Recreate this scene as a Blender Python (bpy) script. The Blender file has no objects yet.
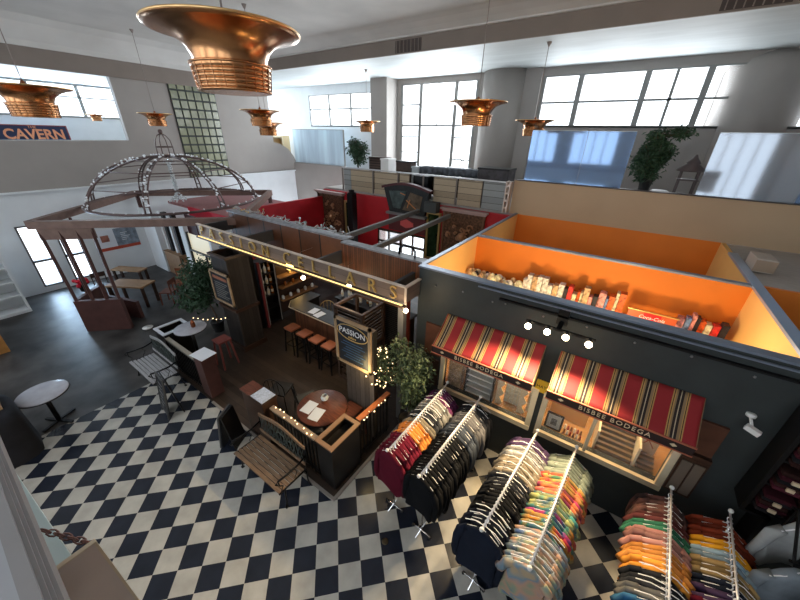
import bpy, bmesh, math, random
from mathutils import Vector, Matrix
random.seed(7)
S = bpy.context.scene
COL = S.collection
PI = math.pi

# ---------------------------------------------------------------- camera
H = 5.306
cam_d = bpy.data.cameras.new('camera'); cam = bpy.data.objects.new('camera', cam_d); COL.objects.link(cam)
cam_d.sensor_width = 36; cam_d.lens = 323.32 / 800 * 36; cam_d.clip_start = .03; cam_d.clip_end = 200
RW = [(0.82275969, 0.56798292, 0.02149177), (0.27352551, -0.36250721, -0.89093901), (-0.49824722, 0.73890725, -0.45361414)]
r, d, f = [Vector(v) for v in RW]
cam.matrix_world = Matrix(((r.x, -d.x, -f.x, 0), (r.y, -d.y, -f.y, 0), (r.z, -d.z, -f.z, H), (0, 0, 0, 1)))
S.camera = cam

# ---------------------------------------------------------------- world, light, exposure
w = bpy.data.worlds.new('sky'); S.world = w; w.use_nodes = True
nt = w.node_tree; bg = nt.nodes['Background']
bg.inputs[0].default_value = (.86, .93, 1.0, 1); bg.inputs[1].default_value = 2.7
S.view_settings.view_transform = 'Standard'; S.view_settings.look = 'None'
S.view_settings.gamma = 1; S.view_settings.use_curve_mapping = False
S.view_settings.exposure = 0.40

def area(name, loc, rot, sx, sy, power, col):
    l = bpy.data.lights.new(name, 'AREA'); l.shape = 'RECTANGLE'; l.size = sx; l.size_y = sy; l.energy = power; l.color = col
    o = bpy.data.objects.new(name, l); COL.objects.link(o); o.location = loc; o.rotation_euler = rot; return o
DAY = (.88, .95, 1.0)
# daylight arriving through the window openings (each lamp fills its own opening, just outside the frame)
area('daylight_back_middle', (-7.8, 14.45, 5.3), (-PI/2, 0, 0), 3.6, 4.0, 420, DAY)
area('daylight_back_right', (-1.0, 14.45, 6.45), (-PI/2, 0, 0), 5.2, 1.4, 170, DAY)
area('daylight_back_left', (-13.3, 14.45, 6.4), (-PI/2, 0, 0), 4.6, 1.4, 260, DAY)
area('daylight_left_high', (-20.9, 4.0, 6.4), (0, -PI/2, 0), 1.4, 6.0, 620, (.66, .83, 1.0))
area('daylight_left_rear', (-20.9, 11.3, 5.7), (0, -PI/2, 0), 2.6, 3.2, 240, (.80, .92, 1.0))
area('daylight_entrance_door', (-16.75, 2.2, 1.3), (0, -PI/2, 0), 2.1, 1.6, 170, (.50, .74, 1.0))

def point(name, loc, power, col=(1, .72, .42), rad=.06, parent=None):
    l = bpy.data.lights.new(name, 'POINT'); l.energy = power; l.color = col; l.shadow_soft_size = rad
    o = bpy.data.objects.new(name, l); COL.objects.link(o); o.location = loc
    if parent is not None:
        o.parent = parent; o.location = Vector(loc) - parent.location
    return o
def spot(name, loc, target, power, col=(1, .78, .5), ang=80, parent=None):
    l = bpy.data.lights.new(name, 'SPOT'); l.energy = power; l.color = col; l.spot_size = math.radians(ang); l.spot_blend = .6; l.shadow_soft_size = .05
    o = bpy.data.objects.new(name, l); COL.objects.link(o)
    o.rotation_euler = (Vector(target) - Vector(loc)).to_track_quat('-Z', 'Y').to_euler(); o.location = loc
    if parent is not None: o.parent = parent; o.location = Vector(loc) - parent.location
    return o

# ---------------------------------------------------------------- materials
MATS = {}
def mat(name, col, rough=.6, metal=0., var=0., scale=6., stretch=None, bump=0., emit=0., alpha=1., trans=0., spec=.32, coat=0.):
    if name in MATS: return MATS[name]
    m = bpy.data.materials.new(name); m.use_nodes = True; n = m.node_tree.nodes; L = m.node_tree.links
    b = n['Principled BSDF']; c = (*col, 1)
    b.inputs['Base Color'].default_value = c; b.inputs['Roughness'].default_value = rough; b.inputs['Metallic'].default_value = metal
    b.inputs['Specular IOR Level'].default_value = spec; b.inputs['Alpha'].default_value = alpha
    b.inputs['Transmission Weight'].default_value = trans; b.inputs['Coat Weight'].default_value = coat
    if emit: b.inputs['Emission Color'].default_value = c; b.inputs['Emission Strength'].default_value = emit
    if var or bump:
        tc = n.new('ShaderNodeTexCoord'); mp = n.new('ShaderNodeMapping'); L.new(tc.outputs['Object'], mp.inputs[0])
        mp.inputs['Scale'].default_value = stretch or (1, 1, 1)
        no = n.new('ShaderNodeTexNoise'); no.inputs['Scale'].default_value = scale; no.inputs['Detail'].default_value = 5; L.new(mp.outputs[0], no.inputs[0])
        if var:
            cr = n.new('ShaderNodeValToRGB'); L.new(no.outputs['Fac'], cr.inputs[0])
            cr.color_ramp.elements[0].position = .3; cr.color_ramp.elements[1].position = .7
            cr.color_ramp.elements[0].color = (*[max(0, x * (1 - var)) for x in col], 1)
            cr.color_ramp.elements[1].color = (*[min(1, x * (1 + var)) for x in col], 1)
            L.new(cr.outputs[0], b.inputs['Base Color'])
        if bump:
            bp = n.new('ShaderNodeBump'); bp.inputs['Strength'].default_value = bump; bp.inputs['Distance'].default_value = .02
            L.new(no.outputs['Fac'], bp.inputs['Height']); L.new(bp.outputs[0], b.inputs['Normal'])
    MATS[name] = m; return m
def planks(name, col, axis, width, var=.3, rough=.5, gap=.04, gapcol=(.01, .008, .006), grain=(1, 1, 1), rot=0.):
    """boards: colour steps per board plus dark joints, along object axis 0/1/2"""
    m = mat(name, col, rough); n = m.node_tree.nodes; L = m.node_tree.links; b = n['Principled BSDF']
    tc = n.new('ShaderNodeTexCoord'); rm = n.new('ShaderNodeMapping'); rm.inputs['Rotation'].default_value = (0, 0, rot); L.new(tc.outputs['Object'], rm.inputs[0])
    sp = n.new('ShaderNodeSeparateXYZ'); L.new(rm.outputs[0], sp.inputs[0])
    dv = n.new('ShaderNodeMath'); dv.operation = 'DIVIDE'; dv.inputs[1].default_value = width; L.new(sp.outputs[axis], dv.inputs[0])
    fl = n.new('ShaderNodeMath'); fl.operation = 'FLOOR'; L.new(dv.outputs[0], fl.inputs[0])
    fr = n.new('ShaderNodeMath'); fr.operation = 'FRACT'; L.new(dv.outputs[0], fr.inputs[0])
    wn = n.new('ShaderNodeTexWhiteNoise'); wn.noise_dimensions = '1D'; L.new(fl.outputs[0], wn.inputs['W'])
    mp = n.new('ShaderNodeMapping'); mp.inputs['Scale'].default_value = grain; L.new(tc.outputs['Object'], mp.inputs[0])
    no = n.new('ShaderNodeTexNoise'); no.inputs['Scale'].default_value = 8; no.inputs['Detail'].default_value = 6; L.new(mp.outputs[0], no.inputs[0])
    ad = n.new('ShaderNodeMath'); ad.operation = 'ADD'; L.new(wn.outputs[0], ad.inputs[0]); L.new(no.outputs[0], ad.inputs[1])
    hf = n.new('ShaderNodeMath'); hf.operation = 'MULTIPLY'; hf.inputs[1].default_value = .5; L.new(ad.outputs[0], hf.inputs[0])
    cr = n.new('ShaderNodeValToRGB'); L.new(hf.outputs[0], cr.inputs[0])
    cr.color_ramp.elements[0].position = .2; cr.color_ramp.elements[1].position = .8
    cr.color_ramp.elements[0].color = (*[x * (1 - var) for x in col], 1); cr.color_ramp.elements[1].color = (*[min(1, x * (1 + var)) for x in col], 1)
    lt = n.new('ShaderNodeMath'); lt.operation = 'LESS_THAN'; lt.inputs[1].default_value = gap; L.new(fr.outputs[0], lt.inputs[0])
    mx = n.new('ShaderNodeMixRGB'); L.new(lt.outputs[0], mx.inputs[0]); L.new(cr.outputs[0], mx.inputs[1]); mx.inputs[2].default_value = (*gapcol, 1)
    L.new(mx.outputs[0], b.inputs['Base Color'])
    return m
def bands(name, axis, period, stops, rough=.7, offset=0.):
    m = mat(name, (1, 1, 1), rough); n = m.node_tree.nodes; L = m.node_tree.links; b = n['Principled BSDF']
    tc = n.new('ShaderNodeTexCoord'); sp = n.new('ShaderNodeSeparateXYZ'); L.new(tc.outputs['Object'], sp.inputs[0])
    a = n.new('ShaderNodeMath'); a.operation = 'ADD'; a.inputs[1].default_value = offset; L.new(sp.outputs[axis], a.inputs[0])
    dv = n.new('ShaderNodeMath'); dv.operation = 'DIVIDE'; dv.inputs[1].default_value = period; L.new(a.outputs[0], dv.inputs[0])
    fr = n.new('ShaderNodeMath'); fr.operation = 'FRACT'; L.new(dv.outputs[0], fr.inputs[0])
    cr = n.new('ShaderNodeValToRGB'); cr.color_ramp.interpolation = 'CONSTANT'; L.new(fr.outputs[0], cr.inputs[0])
    el = cr.color_ramp.elements
    el[0].position = 0; el[0].color = (*stops[0][1], 1); el[1].position = stops[1][0]; el[1].color = (*stops[1][1], 1)
    for p, c in stops[2:]:
        e = el.new(p); e.color = (*c, 1)
    L.new(cr.outputs[0], b.inputs['Base Color']); return m

WHITE = mat('white_paint', (.70, .73, .75), .6, var=.04, scale=2)
CEIL_W = mat('white_plaster_ceiling', (.56, .60, .61), .6, var=.10, scale=1.2, stretch=(.5, 2, 1), bump=.15)
CEIL_G = mat('grey_ceiling_paint', (.56, .55, .53), .75, var=.10, scale=.8, bump=.1)
FASCIA = mat('taupe_soffit_paint', (.22, .185, .16), .75, var=.05, scale=2)
GREY = mat('warm_grey_wall_paint', (.33, .305, .285), .75, var=.04, scale=1.5)
TAN = mat('tan_wall_paint', (.50, .37, .24), .75, var=.04, scale=1)
DARKW = mat('charcoal_green_wall_paint', (.034, .041, .042), .5, var=.12, scale=3)
ORANGE = mat('orange_wall_paint', (.72, .20, .022), .6, var=.05, scale=1.5)
PEACH = mat('peach_wall_paint', (.85, .50, .17), .6, var=.04, scale=1.5)
RED = mat('red_wall_paint', (.42, .012, .02), .5, var=.12, scale=2)
TRACK = mat('grey_blue_metal', (.20, .24, .31), .4, .5)
CONC = mat('stained_dark_concrete', (.044, .042, .041), .42, var=.75, scale=1.6, bump=.06)
WOODF = planks('dark_plank_floor', (.034, .023, .017), 1, .14, .4, .33, .05)
DWOOD = mat('dark_wood', (.045, .022, .014), .4, var=.35, scale=7, stretch=(1, 1, 8))
BLACKW = mat('black_wood', (.007, .006, .006), .4, var=.3, scale=6)
GWOOD = planks('weathered_grey_plank', (.105, .085, .070), 0, .11, .4, .7, .06, grain=(4, 4, 1))
GWOODY = planks('weathered_grey_plank_side', (.075, .062, .052), 1, .11, .4, .7, .06, grain=(4, 4, 1))
BROWN = planks('brown_bead_board', (.14, .050, .022), 0, .055, .35, .5, .12)
BENCHW = mat('worn_bench_wood', (.20, .125, .075), .45, var=.4, scale=6, stretch=(1, 12, 12))
BENCH_SHEEN = mat('pale_sheen_bench_wood', (.33, .33, .34), .30, var=.25, scale=6, stretch=(1, 12, 12))  # whitish reflection on the farther bench's slats is put into the colour
REDW = mat('reddish_wood', (.13, .040, .022), .35, var=.3, scale=6, stretch=(1, 8, 1))
LWOOD = mat('light_oak_wood', (.30, .18, .095), .5, var=.25, scale=6, stretch=(1, 6, 1))
MAHO = mat('maroon_brown_paint', (.075, .032, .028), .5, var=.15, scale=5)
IRON = mat('black_iron', (.012, .012, .013), .4, .6)
COPPER = mat('polished_copper', (.57, .285, .13), .25, 1., var=.25, scale=3, stretch=(1, 1, .4))
COPPER_D = mat('dark_copper_edge', (.30, .10, .05), .3, 1.)
COPPER_I = mat('brass_lining', (.80, .52, .24), .3, 1.)
CHROME = mat('chrome', (.75, .75, .76), .18, 1.)
RAILW = mat('white_chrome_rail', (.72, .72, .74), .35, .35)
WPLAST = mat('white_plastic', (.75, .75, .74), .4)
CORD = mat('grey_cord', (.26, .22, .20), .6)
GOLD = mat('gold_paint', (.62, .42, .15), .4, .35)
CREAM = mat('cream_paint', (.62, .54, .38), .5, var=.06)
PAPER = mat('white_paper', (.72, .76, .82), .6)
MENUP = mat('printed_menu_paper', (.55, .60, .70), .5, var=.2, scale=30)
FROSTM = mat('grey_mullion_paint', (.26, .26, .25), .5)
BEIGE = mat('beige_board', (.62, .52, .46), .7, var=.05)
GLOW = mat('warm_bulb_glow', (1., .82, .52), .4, emit=14.)
GLOWS = mat('warm_strip_glow', (1., .72, .30), .4, emit=1.0)
FAIRY = mat('fairy_bulb_glow', (1., .70, .36), .4, emit=3.)
CRYST = mat('clear_crystal', (.85, .9, .92), .08, trans=.4, spec=.9)
GLASS = mat('clear_glass', (.9, .95, 1), .04, alpha=.05)
BLUEGL = mat('blue_filmed_glass', (.26, .40, .64), .06, .55, alpha=.74)
PALEGL = mat('pale_filmed_glass', (.48, .54, .62), .06, .5, alpha=.6)
GREENL = mat('green_ficus_leaf', (.085, .12, .06), .45, var=.45, scale=5)
DGREENL = mat('dark_ficus_leaf', (.04, .085, .045), .45, var=.45, scale=5)
BARK = mat('brown_bark', (.12, .08, .055), .8, var=.3)
POTM = mat('black_planter_pot', (.02, .02, .02), .5)
BLACKC = mat('black_cloth', (.012, .013, .018), .85, var=.3, scale=4, bump=.3)
CHALK = mat('black_chalkboard', (.014, .018, .026), .5, var=.3)
STOOLM = mat('orange_brown_leather', (.21, .065, .028), .35, var=.2)
TABLEW = mat('pale_laminate_top', (.40, .41, .46), .22, var=.12, scale=5)
CARD = mat('brown_card', (.35, .23, .12), .7)
STEELG = mat('galvanised_grey_boards', (.26, .30, .31), .6, var=.1, scale=4, stretch=(.3, 1, 6))

# ---------------------------------------------------------------- mesh builder
class MB:
    def __init__(s): s.v = []; s.f = []; s.sm = []
    def add(s, vs, fs, smooth=False):
        o = len(s.v); s.v += [tuple(v) for v in vs]; s.f += [tuple(o + i for i in q) for q in fs]; s.sm += [smooth] * len(fs); return s
    def box(s, x0, x1, y0, y1, z0, z1):
        x0, x1 = sorted((x0, x1)); y0, y1 = sorted((y0, y1)); z0, z1 = sorted((z0, z1))
        return s.add([(x0, y0, z0), (x1, y0, z0), (x1, y1, z0), (x0, y1, z0), (x0, y0, z1), (x1, y0, z1), (x1, y1, z1), (x0, y1, z1)],
                     [(0, 3, 2, 1), (4, 5, 6, 7), (0, 1, 5, 4), (1, 2, 6, 5), (2, 3, 7, 6), (3, 0, 4, 7)])
    def obox(s, c, dx, dy, dz, rz=0., rx=0.):
        M = Matrix.Translation(c) @ Matrix.Rotation(rz, 4, 'Z') @ Matrix.Rotation(rx, 4, 'X')
        o = len(s.v); s.box(-dx / 2, dx / 2, -dy / 2, dy / 2, -dz / 2, dz / 2)
        for i in range(o, len(s.v)): s.v[i] = tuple(M @ Vector(s.v[i]))
        return s
    def bar(s, a, b, wd, ht=None):
        a = Vector(a); b = Vector(b); t = (b - a).normalized(); ht = ht or wd
        up = Vector((0, 0, 1)) if abs(t.z) < .95 else Vector((0, 1, 0))
        u = t.cross(up).normalized(); v = u.cross(t).normalized(); vs = []
        for p in (a, b):
            for i, j in ((-1, -1), (1, -1), (1, 1), (-1, 1)): vs.append(p + u * i * wd / 2 + v * j * ht / 2)
        return s.add(vs, [(0, 1, 2, 3), (7, 6, 5, 4), (0, 4, 5, 1), (1, 5, 6, 2), (2, 6, 7, 3), (3, 7, 4, 0)])
    def tube(s, pts, r, n=8, closed=False):
        pts = [Vector(p) for p in pts]; k = len(pts); vs = []; fs = []
        for i, p in enumerate(pts):
            if closed: t = pts[(i + 1) % k] - pts[i - 1]
            else: t = pts[min(i + 1, k - 1)] - pts[max(i - 1, 0)]
            t.normalize(); up = Vector((0, 0, 1)) if abs(t.z) < .9 else Vector((0, 1, 0))
            u = t.cross(up).normalized(); v = u.cross(t).normalized(); rr = r[i] if isinstance(r, (list, tuple)) else r
            for j in range(n):
                a = 2 * PI * j / n; vs.append(p + u * math.cos(a) * rr + v * math.sin(a) * rr)
        for i in range(k if closed else k - 1):
            for j in range(n):
                a = i * n + j; b = i * n + (j + 1) % n; c = ((i + 1) % k) * n + (j + 1) % n; e = ((i + 1) % k) * n + j
                fs.append((a, b, c, e))
        if not closed: fs.append(tuple(range(n))[::-1]); fs.append(tuple((k - 1) * n + j for j in range(n)))
        return s.add(vs, fs, True)
    def lathe(s, prof, c=(0, 0, 0), n=32, caps=True):
        vs = []; fs = []
        for r_, z in prof:
            for j in range(n):
                a = 2 * PI * j / n; vs.append((c[0] + r_ * math.cos(a), c[1] + r_ * math.sin(a), c[2] + z))
        for i in range(len(prof) - 1):
            for j in range(n): fs.append((i * n + j, i * n + (j + 1) % n, (i + 1) * n + (j + 1) % n, (i + 1) * n + j))
        if caps: fs.append(tuple(range(n))[::-1]); fs.append(tuple((len(prof) - 1) * n + j for j in range(n)))
        return s.add(vs, fs, True)
    def cyl(s, c, r, z0, z1, n=24, r2=None): return s.lathe([(r, z0), (r if r2 is None else r2, z1)], c, n)
    def ball(s, c, r, n=8, m=5, sz=1.):
        prof = [(max(.0005, r * math.sin(PI * i / m)), -r * sz * math.cos(PI * i / m)) for i in range(m + 1)]
        return s.lathe(prof, c, n)
    def prism(s, poly, axis, a, b):
        """extrude a 2-D polygon; axis y: poly=(x,z); axis x: poly=(y,z); axis z: poly=(x,y)"""
        k = len(poly)
        def P(p, t): return {'y': (p[0], t, p[1]), 'x': (t, p[0], p[1]), 'z': (p[0], p[1], t)}[axis]
        vs = [P(p, a) for p in poly] + [P(p, b) for p in poly]
        fs = [tuple(range(k)), tuple(range(2 * k - 1, k - 1, -1))] + [(i, k + i, k + (i + 1) % k, (i + 1) % k) for i in range(k)]
        return s.add(vs, fs)
    def build(s, name, m, parent=None, bevel=0.):
        me = bpy.data.meshes.new(name); o = bpy.data.objects.new(name, me); COL.objects.link(o)
        off = Vector((0, 0, 0)); q = parent
        while q is not None: off += q.location; q = q.parent
        if off.length: vs = [(v[0] - off.x, v[1] - off.y, v[2] - off.z) for v in s.v]
        else: vs = s.v
        me.from_pydata(vs, [], s.f); me.polygons.foreach_set('use_smooth', s.sm); me.update()
        bm = bmesh.new(); bm.from_mesh(me); bmesh.ops.recalc_face_normals(bm, faces=bm.faces); bm.to_mesh(me); bm.free()
        if m is not None: me.materials.append(m)
        if parent is not None: o.parent = parent
        if bevel:
            md = o.modifiers.new('bevel', 'BEVEL'); md.width = bevel; md.segments = 2; md.limit_method = 'ANGLE'
        return o
def tag(o, label=None, cat=None, group=None, kind=None):
    if label: o['label'] = label
    if cat: o['category'] = cat
    if group: o['group'] = group
    if kind: o['kind'] = kind
    return o
def thing(name, loc, label, cat, group=None):
    o = bpy.data.objects.new(name, None); COL.objects.link(o); o.location = loc; o.empty_display_size = .1
    return tag(o, label, cat, group)
def struct(name, mb, m, parent=None, label=None):
    o = mb.build(name, m, parent)
    if parent is None: o['kind'] = 'structure'
    if label: o['label'] = label
    return o
def single(name, mb, m, label, cat, group=None, bevel=0.):
    c = [sum(v[i] for v in mb.v) / len(mb.v) for i in (0, 1)]; z = min(v[2] for v in mb.v)
    mb.v = [(v[0] - c[0], v[1] - c[1], v[2] - z) for v in mb.v]
    o = mb.build(name, m, None, bevel); o.location = (c[0], c[1], z)
    return tag(o, label, cat, group)
def clone(root, loc=None, rz=None, label=None, group=None, mats=None):
    c = root.copy(); COL.objects.link(c)
    if loc is not None: c.location = loc
    if rz is not None: c.rotation_euler = (0, 0, rz)
    if label: c['label'] = label
    if group: c['group'] = group
    def rec(a, b):
        for ch in list(a.children):
            e = ch.copy(); COL.objects.link(e); e.parent = b; rec(ch, e)
    rec(root, c); return c
def text(body, size, m, name, parent, loc, rot, extrude=.004, align='CENTER', shear=0., bold=0., sx=1., sp=1.):
    cu = bpy.data.curves.new('txt', 'FONT'); cu.body = body; cu.size = size; cu.extrude = extrude; cu.align_x = align; cu.align_y = 'CENTER'
    cu.shear = shear; cu.offset = bold; cu.resolution_u = 3; cu.space_character = sp
    t = bpy.data.objects.new('tmp', cu); COL.objects.link(t)
    me = bpy.data.meshes.new_from_object(t.evaluated_get(bpy.context.evaluated_depsgraph_get()))
    bpy.data.objects.remove(t); bpy.data.curves.remove(cu)
    me.materials.clear(); me.materials.append(m)
    o = bpy.data.objects.new(name, me); COL.objects.link(o); o.parent = parent
    off = Vector((0, 0, 0)); q = parent
    while q is not None: off += q.location; q = q.parent
    o.location = Vector(loc) - off; o.rotation_euler = rot; o.scale = (sx, 1, 1); return o
FACE_Y = (PI / 2, 0, 0)      # readable from -y
FACE_X = (PI / 2, 0, PI / 2)  # readable from +x

# ================================================================ SETTING
# checkered tile floor: 0.305 m tiles laid at 45 degrees to the walls
tile = mat('black_and_cream_checker_tile', (1, 1, 1), .24)
n = tile.node_tree.nodes; L = tile.node_tree.links
geo = n.new('ShaderNodeNewGeometry'); sp = n.new('ShaderNodeSeparateXYZ'); L.new(geo.outputs['Position'], sp.inputs[0])
CX, CY, TS = 1.92657, -1.48970, .305
def axisnode(sx, sy, off):
    a = n.new('ShaderNodeMath'); a.operation = 'MULTIPLY'; a.inputs[1].default_value = sx * .70710678 / TS; L.new(sp.outputs[0], a.inputs[0])
    b = n.new('ShaderNodeMath'); b.operation = 'MULTIPLY'; b.inputs[1].default_value = sy * .70710678 / TS; L.new(sp.outputs[1], b.inputs[0])
    c = n.new('ShaderNodeMath'); c.operation = 'ADD'; L.new(a.outputs[0], c.inputs[0]); L.new(b.outputs[0], c.inputs[1])
    e = n.new('ShaderNodeMath'); e.operation = 'ADD'; e.inputs[1].default_value = off * .70710678 / TS; L.new(c.outputs[0], e.inputs[0]); return e
cu_ = axisnode(1, 1, CX + CY); cv_ = axisnode(-1, 1, -CX + CY)
cb = n.new('ShaderNodeCombineXYZ'); L.new(cu_.outputs[0], cb.inputs[0]); L.new(cv_.outputs[0], cb.inputs[1]); cb.inputs[2].default_value = .5
ck = n.new('ShaderNodeTexChecker'); ck.inputs['Scale'].default_value = 1; L.new(cb.outputs[0], ck.inputs['Vector'])
ck.inputs['Color2'].default_value = (.016, .020, .032, 1); ck.inputs['Color1'].default_value = (.47, .455, .41, 1)
no = n.new('ShaderNodeTexNoise'); no.inputs['Scale'].default_value = 3.5; no.inputs['Detail'].default_value = 6; L.new(geo.outputs['Position'], no.inputs[0])
mr = n.new('ShaderNodeMapRange'); mr.inputs[1].default_value = .3; mr.inputs[2].default_value = .7; mr.inputs[3].default_value = .78; mr.inputs[4].default_value = 1.08; L.new(no.outputs[0], mr.inputs[0])
ml = n.new('ShaderNodeMixRGB'); ml.blend_type = 'MULTIPLY'; ml.inputs[0].default_value = 1; L.new(ck.outputs[0], ml.inputs[1]); L.new(mr.outputs[0], ml.inputs[2])
L.new(ml.outputs[0], n['Principled BSDF'].inputs['Base Color'])

X0, XW, YB = -8.07, -16.35, 10.0
struct('floor', MB().box(X0, 5.5, -3.5, 4.5, -.2, 0), tile)
struct('floor_concrete', MB().box(XW, X0, -3.5, 10.1, -.2, 0), CONC)
struct('floor_bar', MB().box(X0, -2.62, 2.1, 9.9, 0, .012).box(X0, -2.7, 4.5, 9.9, -.2, 0), WOODF)
struct('floor_shop', MB().box(-2.62, 5.5, 4.5, 10, -.2, 0), WOODF)
struct('trim_1', MB().box(-6.3, -2.60, 2.07, 2.12, 0, .03).box(-2.64, -2.59, 2.12, 4.44, 0, .03), mat('worn_metal_edge', (.34, .31, .28), .35, .4))

# shop wall with two window openings and its top track
W1 = (-2.0, -.40, 1.0, 1.74); W2 = (-.20, 1.40, 1.0, 1.74); WT = 3.30
wl = MB()
wl.box(-2.64, W1[0], 4.5, 4.62, 0, WT).box(W1[1], W2[0], 4.5, 4.62, 0, WT).box(W2[1], 5.5, 4.5, 4.62, 0, WT)
for a in (W1, W2): wl.box(a[0], a[1], 4.5, 4.62, 0, a[2]).box(a[0], a[1], 4.5, 4.62, a[3], WT)
struct('wall_shop', wl, DARKW)
struct('trim_2', MB().box(-2.66, 5.5, 4.485, 4.63, WT, WT + .03).box(-1.55, 5.5, 4.44, 4.47, WT - .05, WT - .03), TRACK)
struct('trim_3', MB().box(-2.68, -2.60, 4.62, 10.0, WT, WT + .03), TRACK)
struct('wall_shop_left', MB().box(-2.68, -2.60, 4.62, 10.0, 0, WT), PEACH)
struct('wall_shop_inner', MB().box(-2.60, 1.98, 6.95, 7.03, 0, WT), ORANGE)
struct('trim_4', MB().box(-2.60, 1.98, 6.93, 7.05, WT, WT + .03), TRACK)
struct('wall_shop_right', MB().box(1.98, 2.06, 4.62, 8.9, 0, WT).add([(1.98, 8.9, 0), (2.06, 8.9, 0), (2.06, 10, 0), (1.98, 10, 0), (1.98, 8.9, WT), (2.06, 8.9, WT), (2.06, 10, WT), (1.98, 10, WT)], [(0, 1, 5, 4), (1, 2, 6, 5), (2, 3, 7, 6), (3, 0, 4, 7), (4, 5, 6, 7)]), PEACH)
struct('trim_5', MB().box(1.95, 2.09, 4.65, 9.0, WT, WT + .04), mat('blue_grey_rail_metal', (.35, .45, .60), .35, .5))
struct('wall_back_right', MB().box(-2.68, 1.98, YB, YB + .12, 0, WT), ORANGE)
struct('wall_mezzanine_right', MB().box(-2.86, 5.5, YB, YB + .14, WT, 4.23), TAN)
struct('trim_6', MB().box(-2.88, 5.5, YB - .03, YB + .16, 4.23, 4.25), mat('dark_rail_channel', (.07, .06, .06), .5, .4))
struct('ceiling_shop_right', MB().box(2.09, 5.5, 7.2, YB, WT - .08, WT - .01), mat('grey_deck_boards', (.40, .38, .36), .8, var=.1, stretch=(1, 5, 1)))
struct('wall_shop_far', MB().box(2.09, 5.5, 7.12, 7.2, 0, WT - .01), ORANGE)
# restaurant red walls, back entrance wall with glass doors
DX0, DX1 = -7.9, -5.7
rw = MB().box(-10.8, DX0, YB, YB + .12, 0, 3.22).box(DX1, -2.68, YB, YB + .12, 0, 3.22).box(DX0, DX1, YB, YB + .12, 2.05, 3.22)
struct('wall_back_red', rw, RED)
struct('wall_left_red', MB().box(-10.95, -10.83, 5.9, YB, 0, 2.92), RED)
o = struct('door_1', MB().box(DX0, DX0 + .07, YB + .02, YB + .1, 0, 2.05).box(DX1 - .07, DX1, YB + .02, YB + .1, 0, 2.05).box(DX0, DX1, YB + .02, YB + .1, 1.95, 2.05).box(-6.85, -6.75, YB + .02, YB + .1, 0, 2.05).box(-7.4, -7.34, YB + .02, YB + .1, 0, 1.95).box(-6.3, -6.24, YB + .02, YB + .1, 0, 1.95).box(DX0, DX1, YB + .02, YB + .1, 1.5, 1.57).box(DX0, DX1, YB + .02, YB + .1, .0, .35), DWOOD)
MB().box(DX0, DX1, YB + .05, YB + .06, .35, 1.95).build('pane', GLASS, o)
struct('ceiling_vestibule', MB().box(-10.8, -2.9, YB + .12, 14, 3.08, 3.2), CEIL_W)
area('daylight_back_entrance', (-6.8, 13.6, 1.2), (-PI/2, 0, 0), 4.5, 2.0, 170, DAY)
struct('window_7', MB().box(-9.2, -4.6, 13.9, 13.96, 0, .15).box(-9.2, -4.6, 13.9, 13.96, 2.0, 2.1), FROSTM)
struct('wall_back_lower', MB().box(-16.35, -9.2, 14, 14.15, -.1, 3.2).box(-4.6, -2.6, 14, 14.15, -.1, 3.2).box(-9.2, -4.6, 14, 14.15, 2.1, 3.2), WHITE)
# mezzanine slab and back wall with window openings
struct('floor_mezzanine', MB().box(-10.8, 5.5, YB + .16, 14, 3.2, 3.28), GREY)
BW = [(-15.7, -10.95, 5.68, 7.1), (-9.66, -5.99, 3.75, 7.3), (-3.62, 1.68, 5.72, 7.25), (2.75, 5.5, 5.72, 7.25)]
wb = MB(); xs = -20.5; wbl = MB()
for a in BW:
    q_ = wbl if a is BW[0] else wb
    q_.box(xs, a[0], 14, 14.25, 3.2, 7.5); q_.box(a[0], a[1], 14, 14.25, 3.2, a[2]); q_.box(a[0], a[1], 14, 14.25, a[3], 7.5); xs = a[1]
struct('wall_back', wb, GREY); struct('wall_back_left', wbl, WHITE)
def window(nm, a, xsl, zsl, thick=.05, extra=None):
    m = MB()
    for x in xsl: m.box(x - thick, x + thick, 14.02, 14.12, a[2], a[3])
    for z in zsl: m.box(a[0], a[1], 14.03, 14.11, z - .03, z + .03)
    m.box(a[0], a[1], 14.0, 14.14, a[2] - .04, a[2] + .03).box(a[0], a[1], 14.0, 14.14, a[3] - .04, a[3])
    if extra: extra(m)
    o = struct(nm, m, FROSTM); MB().box(a[0], a[1], 14.06, 14.07, a[2], a[3]).build('pane', GLASS, o); return o
window('window_1', BW[0], [-15.7, -14.2, -12.7, -11.35], [6.45], .055)
window('window_2', BW[1], [-9.62, -8.62, -6.95, -6.03], [5.72], .07, lambda m: m.box(-9.6, -8.62, 14.03, 14.1, 6.5, 6.55).box(-9.6, -8.62, 14.03, 14.1, 5.25, 5.29).box(-9.6, -8.62, 14.03, 14.1, 4.6, 4.64).box(-6.95, -6, 14.03, 14.1, 5.25, 5.29).box(-6.95, -6, 14.03, 14.1, 4.4, 4.44).box(-7.8, -7.77, 14.03, 14.1, 5.7, 7.3))
window('window_3', BW[2], [-3.6, -2.4, -.55, .92, 1.68], [6.45], .08, lambda m: m.box(.12, .20, 14.03, 14.1, 5.7, 7.25))
window('window_4', BW[3], [2.78, 4.4], [6.45], .06)
col = MB().lathe([(.9, 3.2), (.9, 7.5)], (-5.0, 14.35, 0), 40); struct('column_round', col, GREY)
struct('wall_pier_back', MB().box(-10.75, -9.85, 13.2, 14, 3.2, 7.5), GREY)
struct('wall_pier_right', MB().lathe([(1.0, 3.2), (1.0, 7.1), (.9, 7.35), (.7, 7.5)], (2.25, 14.7, 0), 40), GREY)
struct('wall_pier_middle', MB().box(-4.3, -3.66, 13.9, 14.0, 3.2, 7.5), GREY)
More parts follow.
